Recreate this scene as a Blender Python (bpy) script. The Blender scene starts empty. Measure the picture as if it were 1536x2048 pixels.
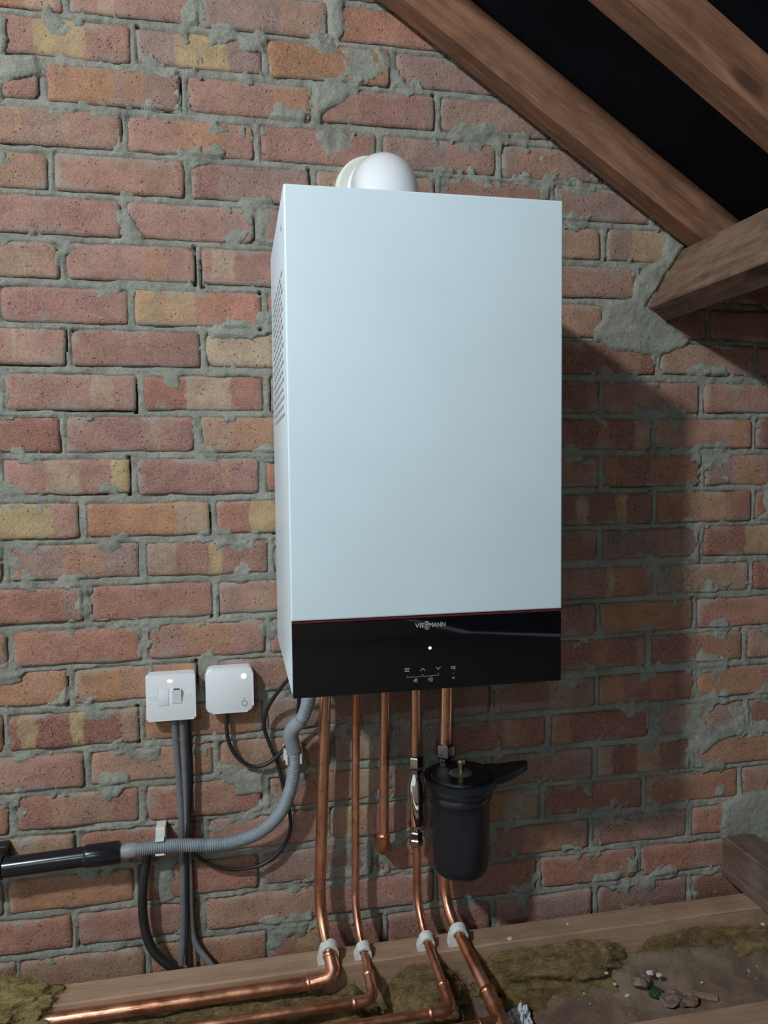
import bpy, bmesh, math, random
import numpy as np
from mathutils import Vector, Matrix, noise as mnoise

# ---------------------------------------------------------------- camera, world, lamps, exposure
scn = bpy.context.scene
COL = scn.collection
F, CX, CY = 1500.5442, 768.0, 1024.0                  # focal length in pixels of the 1536x2048 frame
CAM = np.array([-0.0711, -1.4032, 0.0342])
RX, RY, RZ = 1.5134, 0.0106, -0.1957
def rotm(rx, ry, rz):
    a, b, c_ = Matrix.Rotation(rx, 3, 'X'), Matrix.Rotation(ry, 3, 'Y'), Matrix.Rotation(rz, 3, 'Z')
    return c_ @ b @ a
RM = rotm(RX, RY, RZ)
R = np.array(RM)
cam_d = bpy.data.cameras.new('camera'); cam = bpy.data.objects.new('camera', cam_d); COL.objects.link(cam)
cam_d.sensor_fit = 'HORIZONTAL'; cam_d.sensor_width = 36.0; cam_d.lens = 36.0 * F / 1536.0
cam_d.clip_start = 0.02
cam.matrix_world = Matrix.Translation(Vector(CAM)) @ RM.to_4x4()
scn.camera = cam

world = bpy.data.worlds.new('world'); scn.world = world; world.use_nodes = True
bg = world.node_tree.nodes['Background']
bg.inputs[0].default_value = (0.80, 0.92, 1.0, 1); bg.inputs[1].default_value = 0.62

def lamp(name, loc, watts, col, rad):
    l = bpy.data.lights.new(name, 'POINT'); l.energy = watts; l.color = col; l.shadow_soft_size = rad
    o = bpy.data.objects.new(name, l); COL.objects.link(o); o.location = loc
    return o
lamp('ridge_lamp', (-1.46, -1.88, 1.52), 172, (0.87, 0.955, 1.0), 0.07)
lamp('ridge_lamp', (-1.45, -5.1, 1.70), 66, (0.62, 0.92, 1.0), 0.035)

vs = scn.view_settings
vs.view_transform = 'Standard'; vs.look = 'None'; vs.gamma = 1.0; vs.use_curve_mapping = False
vs.exposure = 0.35

# ---------------------------------------------------------------- pixel helpers
def ray(u, v):
    return R @ np.array([(u - CX) / F, -(v - CY) / F, -1.0])
def P(u, v, y=0.0):
    d = ray(u, v); return Vector(CAM + d * (y - CAM[1]) / d[1])
def PZ(u, v, z):
    d = ray(u, v); return Vector(CAM + d * (z - CAM[2]) / d[2])
def u_to_x(u, z, y=0.0):
    base = np.array([0.0, y, z]) - CAM
    q0 = base @ R; q1 = R[0]
    a = F * q1[0] + (u - CX) * q1[2]; b = F * q0[0] + (u - CX) * q0[2]
    return -b / a
rng = random.Random(7)

# ---------------------------------------------------------------- material helpers
def lin(r, g, b):
    f = lambda c: (c/255/12.92) if c/255 <= 0.04045 else ((c/255+0.055)/1.055)**2.4
    return (f(r), f(g), f(b), 1.0)
class NT:
    def __init__(s, name):
        s.m = bpy.data.materials.new(name); s.m.use_nodes = True
        s.t = s.m.node_tree; s.b = s.t.nodes['Principled BSDF']
    def n(s, typ, **kw):
        nd = s.t.nodes.new(typ)
        for k, v in kw.items(): setattr(nd, k, v)
        return nd
    def put(s, sock, v):
        if hasattr(v, 'is_output') or isinstance(v, bpy.types.NodeSocket): s.t.links.new(v, sock)
        else: sock.default_value = v
    def noise(s, vec, scale, detail=3, rough=0.55, out='Fac', dist=0.0):
        nd = s.n('ShaderNodeTexNoise'); s.put(nd.inputs['Vector'], vec)
        nd.inputs['Scale'].default_value = scale; nd.inputs['Detail'].default_value = detail
        nd.inputs['Roughness'].default_value = rough; nd.inputs['Distortion'].default_value = dist
        return nd.outputs[out]
    def mr(s, v, a, b, c_=0.0, d=1.0, smooth=True):
        nd = s.n('ShaderNodeMapRange'); nd.interpolation_type = 'SMOOTHSTEP' if smooth else 'LINEAR'
        s.put(nd.inputs['Value'], v)
        for k, x in (('From Min', a), ('From Max', b), ('To Min', c_), ('To Max', d)): s.put(nd.inputs[k], x)
        return nd.outputs[0]
    def math(s, op, a, b=0.0):
        nd = s.n('ShaderNodeMath', operation=op); s.put(nd.inputs[0], a); s.put(nd.inputs[1], b); return nd.outputs[0]
    def mix(s, fac, a, b, mode='MIX'):
        nd = s.n('ShaderNodeMix', data_type='RGBA', blend_type=mode)
        s.put(nd.inputs[0], fac); s.put(nd.inputs[6], a); s.put(nd.inputs[7], b); return nd.outputs[2]
    def vmath(s, op, a, b):
        nd = s.n('ShaderNodeVectorMath', operation=op); s.put(nd.inputs[0], a); s.put(nd.inputs[1], b); return nd.outputs[0]
    def objco(s, rnd=True, scale=None):
        co = s.n('ShaderNodeTexCoord').outputs['Object']
        if scale: co = s.vmath('MULTIPLY', co, scale)
        if rnd:
            oi = s.n('ShaderNodeObjectInfo')
            v = s.vmath('MULTIPLY', (37.0, 23.0, 51.0), oi.outputs['Random'])
            co = s.vmath('ADD', co, v)
        return co
    def bump(s, h, strength, dist, prev=None):
        nd = s.n('ShaderNodeBump'); s.put(nd.inputs['Height'], h)
        nd.inputs['Strength'].default_value = strength; nd.inputs['Distance'].default_value = dist
        if prev is not None: s.t.links.new(prev, nd.inputs['Normal'])
        return nd.outputs[0]
    def done(s, col=None, rough=0.5, metal=0.0, normal=None, **kw):
        if col is not None: s.put(s.b.inputs['Base Color'], col)
        s.put(s.b.inputs['Roughness'], rough); s.put(s.b.inputs['Metallic'], metal)
        if normal is not None: s.t.links.new(normal, s.b.inputs['Normal'])
        for k, v in kw.items(): s.put(s.b.inputs[k.replace('_', ' ')], v)
        return s.m

def plain(name, col, rough=0.5, metal=0.0, var=0.06, scale=60, **kw):
    t = NT(name); co = t.objco()
    n = t.noise(co, scale, 4)
    c2 = tuple(max(0, c * (1 - 2.2 * var)) for c in col[:3]) + (1,)
    c1 = tuple(min(1, c * (1 + var)) for c in col[:3]) + (1,)
    cc = t.mix(t.mr(n, 0.3, 0.7), c2, c1)
    r = t.mr(t.noise(co, scale * 0.4, 3), 0.3, 0.7, max(0.02, rough * 0.85), min(1, rough * 1.15))
    return t.done(cc, r, metal, **kw)

def mat_brick():
    t = NT('brick_clay')
    tc = t.n('ShaderNodeTexCoord').outputs['Object']
    co = t.objco()
    at = lambda nm: t.n('ShaderNodeAttribute', attribute_name=nm)
    col = at('tone').outputs['Color']
    warp = t.math('MULTIPLY', t.math('SUBTRACT', t.noise(co, 45, 4), 0.5), 0.022)
    sx = t.n('ShaderNodeSeparateXYZ'); t.put(sx.inputs[0], tc)
    x = t.math('ADD', sx.outputs[0], warp)
    for k in range(3):
        r = t.n('ShaderNodeSeparateXYZ'); t.put(r.inputs[0], at('range%d' % k).outputs['Vector'])
        a = t.mr(x, t.math('SUBTRACT', r.outputs[0], 0.0035), t.math('ADD', r.outputs[0], 0.0035))
        b = t.mr(x, t.math('SUBTRACT', r.outputs[1], 0.0035), t.math('ADD', r.outputs[1], 0.0035), 1.0, 0.0)
        m = t.math('MULTIPLY', t.math('MULTIPLY', a, b), r.outputs[2])
        m = t.math('MULTIPLY', m, t.mr(t.noise(co, 28, 3), 0.25, 0.6, 0.55, 1.0))
        col = t.mix(m, col, at('band%d' % k).outputs['Color'])
    n1 = t.noise(co, 22, 4, 0.6)
    col = t.mix(t.mr(n1, 0.3, 0.7), t.mix(0.42, col, (0.13, 0.055, 0.045, 1)), col)
    col = t.mix(t.mr(t.noise(co, 11, 4, 0.65), 0.5, 0.8, 0.0, 0.55), col, (0.42, 0.24, 0.19, 1))
    fine = t.noise(co, 420, 3, 0.7)
    col = t.mix(t.mr(fine, 0.42, 0.62, 0.0, 0.42), col, (0.54, 0.37, 0.29, 1))
    col = t.mix(t.mr(t.noise(co, 260, 4, 0.75), 0.50, 0.66, 0.0, 0.42), col, (0.16, 0.085, 0.07, 1))
    # dark iron specks
    vo = t.n('ShaderNodeTexVoronoi'); t.put(vo.inputs['Vector'], co); vo.inputs['Scale'].default_value = 130
    sp = t.math('MULTIPLY', t.mr(vo.outputs['Distance'], 0.10, 0.26, 1.0, 0.0), t.mr(t.noise(co, 40, 2), 0.47, 0.62))
    col = t.mix(t.math('MULTIPLY', sp, 0.7), col, (0.06, 0.03, 0.028, 1))
    # cement smears, stronger towards the edges
    e = at('edge').outputs['Fac']
    sm = t.math('ADD', t.noise(co, 16, 5, 0.68), t.math('MULTIPLY', e, 0.19))
    col = t.mix(t.mr(sm, 0.60, 0.80, 0.0, 0.72), col, (0.34, 0.31, 0.265, 1))
    # thin dark flecks, denser towards the arrises
    ch = t.math('ADD', t.noise(co, 75, 3, 0.7), t.math('MULTIPLY', e, 0.12))
    col = t.mix(t.mr(ch, 0.735, 0.80, 0.0, 0.6), col, (0.12, 0.05, 0.042, 1))
    b1 = t.bump(t.noise(co, 70, 6, 0.72), 0.75, 0.005)
    b2 = t.bump(t.math('SUBTRACT', fine, t.math('MULTIPLY', sp, 1.5)), 0.7, 0.0014, b1)
    return t.done(col, 0.92, 0.0, b2, **{'Specular_IOR_Level': 0.25})

def mat_mortar():
    t = NT('lime_mortar'); co = t.objco(False)
    n = t.noise(co, 14, 5, 0.6)
    col = t.mix(t.mr(n, 0.3, 0.72), (0.335, 0.33, 0.275, 1), (0.51, 0.50, 0.425, 1))
    col = t.mix(t.mr(t.noise(co, 300, 3, 0.7), 0.35, 0.7, 0.0, 0.4), col, (0.17, 0.165, 0.14, 1))
    col = t.mix(t.mr(t.noise(co, 60, 3), 0.62, 0.75, 0.0, 0.5), col, (0.13, 0.115, 0.10, 1))
    b1 = t.bump(t.noise(co, 130, 5, 0.75), 0.8, 0.005)
    b2 = t.bump(t.noise(co, 520, 3, 0.7), 0.6, 0.0015, b1)
    return t.done(col, 0.95, 0.0, b2, **{'Specular_IOR_Level': 0.2})

def mat_wood(name, c0, c1, grain=1.0, dust=0.0, dustc=(0.3, 0.26, 0.2, 1)):
    t = NT(name)
    co = t.objco(True, (1.0, 1.0, 1.0))
    st = t.vmath('MULTIPLY', co, (3.0, 22.0, 22.0))
    n = t.noise(st, 2.2 * grain, 6, 0.62, dist=0.6)
    col = t.mix(t.mr(n, 0.28, 0.74), c0, c1)
    f = t.noise(t.vmath('MULTIPLY', co, (5.0, 160.0, 160.0)), 2.0, 4, 0.7)
    col = t.mix(t.mr(f, 0.45, 0.75, 0.0, 0.5), col, tuple(c * 0.4 for c in c0[:3]) + (1,))
    col = t.mix(t.mr(t.noise(co, 9, 4), 0.45, 0.75, 0.0, 0.5), col, tuple(c * 0.55 for c in c0[:3]) + (1,))
    kn = t.n('ShaderNodeTexVoronoi'); t.put(kn.inputs['Vector'], t.vmath('MULTIPLY', co, (3.0, 9.0, 9.0))); kn.inputs['Scale'].default_value = 1.1
    col = t.mix(t.mr(kn.outputs['Distance'], 0.06, 0.16, 0.75, 0.0), col, tuple(c * 0.3 for c in c0[:3]) + (1,))
    if dust: col = t.mix(t.mr(t.noise(co, 30, 5, 0.7), 0.4, 0.75, 0.0, dust), col, dustc)
    b = t.bump(f, 0.35, 0.002); b = t.bump(t.noise(co, 350, 3, 0.7), 0.3, 0.001, b)
    return t.done(col, 0.85, 0.0, b, **{'Specular_IOR_Level': 0.25})

def mat_copper():
    t = NT('copper_pipe'); co = t.objco()
    n = t.noise(t.vmath('MULTIPLY', co, (1, 1, 0.35)), 18, 5, 0.6)
    col = t.mix(t.mr(n, 0.3, 0.7), (0.54, 0.215, 0.115, 1), (0.78, 0.41, 0.265, 1))
    col = t.mix(t.mr(t.noise(co, 70, 4, 0.7), 0.52, 0.75, 0.0, 0.55), col, (0.20, 0.085, 0.055, 1))
    r = t.mr(t.noise(co, 30, 4), 0.3, 0.75, 0.22, 0.44)
    b = t.bump(t.noise(co, 220, 3), 0.06, 0.001)
    return t.done(col, r, 0.92, b)

def mat_wool(nm='mineral_wool', fresh=0.0):
    t = NT(nm); co = t.objco()
    n = t.noise(co, 20, 6, 0.7, dist=1.2)
    col = t.mix(t.mr(n, 0.32, 0.68), (0.27, 0.17, 0.075, 1), (0.60, 0.43, 0.20, 1))
    col = t.mix(t.mr(t.noise(co, 8, 5, 0.7), 0.5, 0.72, 0.0, 0.75), col, (0.19, 0.135, 0.095, 1))
    col = t.mix(t.mr(t.noise(co, 120, 3), 0.55, 0.75, 0.0, 0.5), col, (0.62, 0.49, 0.26, 1))
    if fresh: col = t.mix(fresh, col, (0.78, 0.61, 0.25, 1))
    b = t.bump(t.noise(t.vmath('MULTIPLY', co, (0.5, 1.2, 1.4)), 110, 7, 0.8, dist=1.6), 1.0, 0.009)
    return t.done(col, 1.0, 0.0, b, **{'Specular_IOR_Level': 0.1})

def mat_dust():
    t = NT('dusty_plaster'); co = t.objco(False)
    n = t.noise(co, 9, 6, 0.65, dist=0.7)
    col = t.mix(t.mr(n, 0.3, 0.7), (0.13, 0.082, 0.058, 1), (0.26, 0.185, 0.13, 1))
    col = t.mix(t.mr(t.noise(co, 5, 4), 0.55, 0.75, 0.0, 0.7), col, (0.34, 0.165, 0.105, 1))
    vo = t.n('ShaderNodeTexVoronoi'); t.put(vo.inputs['Vector'], co); vo.inputs['Scale'].default_value = 90
    g = t.math('MULTIPLY', t.mr(vo.outputs['Distance'], 0.10, 0.2, 1.0, 0.0), t.mr(t.noise(co, 22, 3), 0.50, 0.58))
    col = t.mix(g, col, (0.55, 0.50, 0.46, 1))
    b = t.bump(t.noise(co, 60, 6, 0.7), 0.9, 0.006)
    return t.done(col, 0.95, 0.0, b)

def mat_felt():
    t = NT('roofing_felt'); co = t.objco(False)
    n = t.noise(co, 8, 5)
    col = t.mix(t.mr(n, 0.3, 0.7), (0.0065, 0.0065, 0.011, 1), (0.012, 0.012, 0.020, 1))
    b = t.bump(t.noise(co, 160, 4), 0.4, 0.002)
    return t.done(col, 0.9, 0.0, b, **{'Specular_IOR_Level': 0.12})

def mat_brickwall_far():
    t = NT('brickwork_beyond'); co = t.n('ShaderNodeTexCoord').outputs['Object']
    s = t.n('ShaderNodeSeparateXYZ'); t.put(s.inputs[0], co)
    c = t.n('ShaderNodeCombineXYZ'); t.put(c.inputs[0], s.outputs[0]); t.put(c.inputs[1], s.outputs[2])
    b = t.n('ShaderNodeTexBrick'); t.put(b.inputs['Vector'], c.outputs[0]); b.inputs['Scale'].default_value = 1.0
    b.inputs['Brick Width'].default_value = 0.225; b.inputs['Row Height'].default_value = 0.075; b.inputs['Mortar Size'].default_value = 0.006
    b.inputs['Color1'].default_value = (0.36, 0.17, 0.115, 1); b.inputs['Color2'].default_value = (0.42, 0.23, 0.15, 1); b.inputs['Mortar'].default_value = (0.33, 0.33, 0.28, 1)
    return t.done(b.outputs['Color'], 0.92, 0.0, t.bump(t.noise(co, 90, 5), 0.5, 0.004))

def mat_emit(name, col, k):
    t = NT(name); n = t.noise(t.objco(), 50, 1)
    t.b.inputs['Emission Color'].default_value = col
    t.b.inputs['Emission Strength'].default_value = k
    return t.done(t.mix(n, col, col), 0.4)

M = dict(
    brick=mat_brick(), mortar=mat_mortar(), far=mat_brickwall_far(),
    rafter=mat_wood('old_pine_rafter', (0.185, 0.085, 0.05, 1), (0.36, 0.18, 0.108, 1)),
    purlin=mat_wood('dusty_pine_purlin', (0.13, 0.07, 0.045, 1), (0.27, 0.16, 0.11, 1), dust=0.3),
    joist=mat_wood('pale_pine_joist', (0.33, 0.20, 0.125, 1), (0.46, 0.30, 0.20, 1), 0.6, 0.35, (0.36, 0.25, 0.18, 1)),
    tie=mat_wood('grey_brown_tie', (0.12, 0.075, 0.055, 1), (0.24, 0.15, 0.11, 1), dust=0.5, dustc=(0.2, 0.19, 0.17, 1)),
    board=plain('chipboard', (0.20, 0.165, 0.125, 1), 0.85, scale=90, var=0.2),
    felt=mat_felt(), wool=mat_wool(), freshwool=mat_wool('fresh_mineral_wool', 0.55), dust=mat_dust(), copper=mat_copper(),
    white=plain('white_enamel', (0.715, 0.83, 0.89, 1), 0.32, var=0.012, scale=6),
    steel_grey=plain('grey_steel', (0.35, 0.36, 0.37, 1), 0.5, 0.6),
    glass=plain('black_glass', (0.0045, 0.0045, 0.006, 1), 0.06, var=0.05, scale=4, **{'Specular_IOR_Level': 0.5}),
    red=plain('red_trim', (0.12, 0.018, 0.023, 1), 0.35),
    ink=plain('silver_print', (0.34, 0.36, 0.38, 1), 0.5, var=0.02),
    dimink=plain('grey_print', (0.24, 0.26, 0.28, 1), 0.5, var=0.02),
    slot=plain('vent_shadow', (0.33, 0.32, 0.33, 1), 0.7),
    plastic=plain('white_plastic', (0.78, 0.79, 0.80, 1), 0.38, var=0.015, scale=12),
    groove=plain('grey_groove', (0.42, 0.43, 0.45, 1), 0.6),
    ringink=plain('dark_ring_print', (0.16, 0.17, 0.17, 1), 0.5),
    cream=plain('cream_seal', (0.72, 0.72, 0.62, 1), 0.55, var=0.04, scale=14),
    gloss=plain('gloss_white_flue', (0.80, 0.81, 0.83, 1), 0.16, var=0.012, scale=8),
    clipw=plain('translucent_white_clip', (0.72, 0.70, 0.66, 1), 0.4, var=0.05, scale=70, Subsurface_Weight=0.25, Subsurface_Scale=0.01),
    greycable=plain('grey_pvc', (0.155, 0.155, 0.165, 1), 0.5),
    blackcable=plain('black_pvc', (0.018, 0.018, 0.019, 1), 0.42),
    hose=plain('grey_hose', (0.26, 0.285, 0.31, 1), 0.5, var=0.04, scale=40),
    cuff=plain('grey_cuff', (0.27, 0.275, 0.29, 1), 0.5),
    waste=plain('black_waste_pipe', (0.012, 0.013, 0.016, 1), 0.2),
    filt=plain('filter_black', (0.010, 0.012, 0.017, 1), 0.40, var=0.12, scale=25),
    chrome=plain('chrome', (0.78, 0.77, 0.75, 1), 0.07, 1.0, var=0.01),
    nickel=plain('nickel_fitting', (0.52, 0.47, 0.43, 1), 0.24, 1.0, var=0.08),
    brass=plain('brass', (0.75, 0.62, 0.36, 1), 0.2, 1.0),
    ledw=mat_emit('led_white', (1, 1, 1, 1), 6), ledg=mat_emit('led_green', (0.42, 1.0, 0.52, 1), 2.2),
    ledr=mat_emit('led_red', (1.0, 0.42, 0.36, 1), 2.4),
    crumb=plain('plaster_crumb', (0.58, 0.52, 0.48, 1), 0.9, var=0.15, scale=200),
    rubble=plain('brown_rubble', (0.24, 0.17, 0.13, 1), 0.95, var=0.25, scale=120),
    paper=plain('white_paper', (0.62, 0.68, 0.72, 1), 0.7, var=0.06),
    green=plain('green_granules', (0.045, 0.085, 0.05, 1), 0.5, var=0.3, scale=300),
)

# ---------------------------------------------------------------- object helpers
def wloc(o):
    v = Vector((0, 0, 0))
    while o is not None: v = v + o.location; o = o.parent
    return v
def tag(o, label=None, cat=None, group=None, kind=None):
    if label: o['label'] = label
    if cat: o['category'] = cat
    if group: o['group'] = group
    if kind: o['kind'] = kind
    return o
def thing(name, loc, label, cat, group=None):
    o = bpy.data.objects.new(name, None); COL.objects.link(o); o.location = loc; o.empty_display_size = 0.05
    return tag(o, label, cat, group)
def link(name, me, mat, parent=None, smooth=True, origin=None):
    """me holds world coordinates; shift them under the parent (or to origin)."""
    o = bpy.data.objects.new(name, me); COL.objects.link(o)
    if parent is not None:
        o.parent = parent; off = wloc(parent)
    else:
        off = Vector(origin) if origin is not None else Vector((0, 0, 0)); o.location = off
    if off.length > 0: me.transform(Matrix.Translation(-off))
    if mat is not None: me.materials.append(mat)
    if smooth:
        me.polygons.foreach_set('use_smooth', [True] * len(me.polygons))
    me.update()
    return o
def fin(bm, name):
    me = bpy.data.meshes.new(name); bmesh.ops.recalc_face_normals(bm, faces=bm.faces[:]); bm.to_mesh(me); bm.free(); return me
def sharp(me, ang=35):
    me.set_sharp_from_angle(angle=math.radians(ang)); return me
def box_bm(x0, x1, y0, y1, z0, z1, bev=0.0, seg=2, bm=None):
    own = bm is None
    if own: bm = bmesh.new()
    vv = [bm.verts.new((x, y, z)) for x in (x0, x1) for y in (y0, y1) for z in (z0, z1)]
    fs = []
    for q in ((0, 1, 3, 2), (4, 6, 7, 5), (0, 4, 5, 1), (2, 3, 7, 6), (0, 2, 6, 4), (1, 5, 7, 3)):
        fs.append(bm.faces.new([vv[i] for i in q]))
    if bev > 0:
        es = list({e for f in fs for e in f.edges})
        bmesh.ops.bevel(bm, geom=es, offset=bev, segments=seg, affect='EDGES', profile=0.6)
    return bm
def box(name, x0, x1, y0, y1, z0, z1, mat, parent=None, bev=0.0, seg=2, origin=None):
    return link(name, sharp(fin(box_bm(x0, x1, y0, y1, z0, z1, bev, seg), name)), mat, parent, True, origin)
def frames(pts):
    n = len(pts); T = []
    for i in range(n):
        a = pts[max(i - 1, 0)]; b = pts[min(i + 1, n - 1)]; T.append((b - a).normalized())
    up = Vector((0, 1, 0)) if abs(T[0].y) < 0.9 else Vector((1, 0, 0))
    N = (up - T[0] * up.dot(T[0])).normalized(); out = []
    for i in range(n):
        N = (N - T[i] * N.dot(T[i])).normalized(); out.append((T[i], N, T[i].cross(N)))
    return out
def catmull(pts, step=0.006):
    pts = [Vector(p) for p in pts]
    if len(pts) == 2: return [pts[0].lerp(pts[1], i / 8) for i in range(9)]
    ext = [pts[0] * 2 - pts[1]] + pts + [pts[-1] * 2 - pts[-2]]
    out = []
    for i in range(1, len(ext) - 2):
        p0, p1, p2, p3 = ext[i - 1:i + 3]
        k = max(2, int((p2 - p1).length / step))
        for j in range(k):
            t = j / k
            out.append(0.5 * ((2 * p1) + (p2 - p0) * t + (2 * p0 - 5 * p1 + 4 * p2 - p3) * t * t + (3 * p1 - p0 - 3 * p2 + p3) * t ** 3))
    out.append(pts[-1]); return out
def fillet(pts, rad, k=8):
    pts = [Vector(p) for p in pts]; out = [pts[0]]
    for i in range(1, len(pts) - 1):
        a, b, c = pts[i - 1], pts[i], pts[i + 1]
        d1 = (a - b); d2 = (c - b); r = min(rad, d1.length * 0.48, d2.length * 0.48)
        s, e = b + d1.normalized() * r, b + d2.normalized() * r
        for j in range(k + 1):
            t = j / k; out.append(s * (1 - t) ** 2 + b * 2 * t * (1 - t) + e * t * t)
    out.append(pts[-1]); return out
def sweep_bm(pts, rad, seg=14, cap=True, flat=1.0, bm=None):
    if bm is None: bm = bmesh.new()
    fr = frames(pts); rings = []
    for i, p in enumerate(pts):
        T, N, B = fr[i]; r = rad(i, len(pts)) if callable(rad) else rad
        rings.append([bm.verts.new(p + (N * math.cos(a) * flat + B * math.sin(a)) * r) for a in [2 * math.pi * j / seg for j in range(seg)]])
    for i in range(len(rings) - 1):
        for j in range(seg):
            bm.faces.new((rings[i][j], rings[i][(j + 1) % seg], rings[i + 1][(j + 1) % seg], rings[i + 1][j]))
    if cap: bm.faces.new(rings[0][::-1]); bm.faces.new(rings[-1])
    return bm
def tube(name, pts, rad, mat, parent=None, seg=14, flat=1.0, origin=None):
    return link(name, sharp(fin(sweep_bm(pts, rad, seg, True, flat), name), 50), mat, parent, True, origin)
def lathe_bm(profile, centre, axis, seg=28, bm=None, hexa=False):
    """profile = [(radius, height along axis)]"""
    if bm is None: bm = bmesh.new()
    axis = Vector(axis).normalized(); up = Vector((0, 0, 1)) if abs(axis.z) < 0.9 else Vector((1, 0, 0))
    N = (up - axis * up.dot(axis)).normalized(); B = axis.cross(N); c = Vector(centre); rings = []
    for r, h in profile:
        rings.append([bm.verts.new(c + axis * h + (N * math.cos(a) + B * math.sin(a)) * max(r, 1e-5)) for a in [2 * math.pi * (j + 0.5) / seg for j in range(seg)]])
    for i in range(len(rings) - 1):
        for j in range(seg):
            bm.faces.new((rings[i][j], rings[i][(j + 1) % seg], rings[i + 1][(j + 1) % seg], rings[i + 1][j]))
    bm.faces.new(rings[0][::-1]); bm.faces.new(rings[-1])
    return bm
def lathe(name, profile, centre, axis, mat, parent=None, seg=28, ang=35, origin=None):
    return link(name, sharp(fin(lathe_bm(profile, centre, axis, seg), name), ang), mat, parent, True, origin)
def prism_bm(poly, d0, d1, bm=None, axis='y'):
    if bm is None: bm = bmesh.new()
    mk = (lambda a, b, d: (a, d, b)) if axis == 'y' else ((lambda a, b, d: (d, a, b)) if axis == 'x' else (lambda a, b, d: (a, b, d)))
    A = [bm.verts.new(mk(a, b, d0)) for a, b in poly]; B = [bm.verts.new(mk(a, b, d1)) for a, b in poly]
    n = len(poly); bm.faces.new(A); bm.faces.new(B[::-1])
    for i in range(n): bm.faces.new((A[i], A[(i + 1) % n], B[(i + 1) % n], B[i]))
    return bm
def rrect(x0, x1, z0, z1, r, k=5):
    out = []
    for cx, cz, a0 in ((x1 - r, z1 - r, 0), (x0 + r, z1 - r, 90), (x0 + r, z0 + r, 180), (x1 - r, z0 + r, 270)):
        for j in range(k + 1):
            a = math.radians(a0 + 90 * j / k); out.append((cx + r * math.cos(a), cz + r * math.sin(a)))
    return out

# ---------------------------------------------------------------- numpy value noise
def vnoise(x, z, scale, seed):
    r = np.random.RandomState(seed); N = 256; lat = r.rand(N, N)
    X = x * scale + 1000.3; Z = z * scale + 1000.7
    xi = np.floor(X).astype(int); zi = np.floor(Z).astype(int); fx = X - xi; fz = Z - zi
    fx = fx * fx * (3 - 2 * fx); fz = fz * fz * (3 - 2 * fz)
    g = lambda a, b: lat[a % N, b % N]
    return (g(xi, zi) * (1 - fx) + g(xi + 1, zi) * fx) * (1 - fz) + (g(xi, zi + 1) * (1 - fx) + g(xi + 1, zi + 1) * fx) * fz
def fbm(x, z, scale, seed, oct=4, gain=0.5):
    v = 0; a = 1; t = 0
    for i in range(oct): v = v + a * vnoise(x, z, scale * 2 ** i, seed + i * 13); t += a; a *= gain
    return v / t

# ---------------------------------------------------------------- roof geometry numbers
SL = 0.654                                               # fall of the right-hand slope
def z_soffit(x): return 1.0174 - SL * x                  # underside of the rafters
def z_felt(x): return 1.0174 + 0.094 - SL * x
ANG = math.atan(SL); RIDGE = -1.5

# ---------------------------------------------------------------- brick wall
ZJ = 0.8123; PITCH = 0.075
XW0, XW1, ZB0 = -0.82, 1.32, -1.07
rows_px = {0: [131, 398, 660], 1: [265, 531, 785], 2: [85, 367, 632, 877], 3: [248, 514, 760, 998], 4: [102, 375, 627, 875, 1104], 5: [248, 514, 1209],
 6: [125, 396, 1275], 7: [264, 527, 1212], 8: [137, 406, 1316], 9: [2, 279, 535, 1206, 1405], 10: [127, 394, 1310, 1509], 11: [267, 525, 1204, 1405],
 12: [165, 427, 1310, 1508], 13: [10, 287, 542, 1202, 1403], 14: [171, 433, 1312, 1504], 15: [19, 289, 537, 1197, 1391], 16: [140, 402, 1300, 1492],
 17: [13, 283, 532, 986, 1195, 1392], 18: [173, 433, 1098, 1302, 1492], 19: [24, 285, 531, 1190, 1384], 20: [155, 412, 1087, 1291, 1481],
 21: [10, 275, 521, 1183, 1380], 22: [150, 404, 1078, 1279], 23: [36, 296, 541, 769, 987, 1190, 1381]}
TONE = {'r': (0.40, 0.172, 0.118), 'p': (0.42, 0.225, 0.178), 'o': (0.46, 0.225, 0.105), 'y': (0.52, 0.39, 0.185), 'c': (0.48, 0.365, 0.245),
        'g': (0.325, 0.215, 0.180), 'd': (0.275, 0.105, 0.078), 'm': (0.345, 0.175, 0.142), 't': (0.42, 0.25, 0.165), 'b': (0.20, 0.135, 0.125)}
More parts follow.
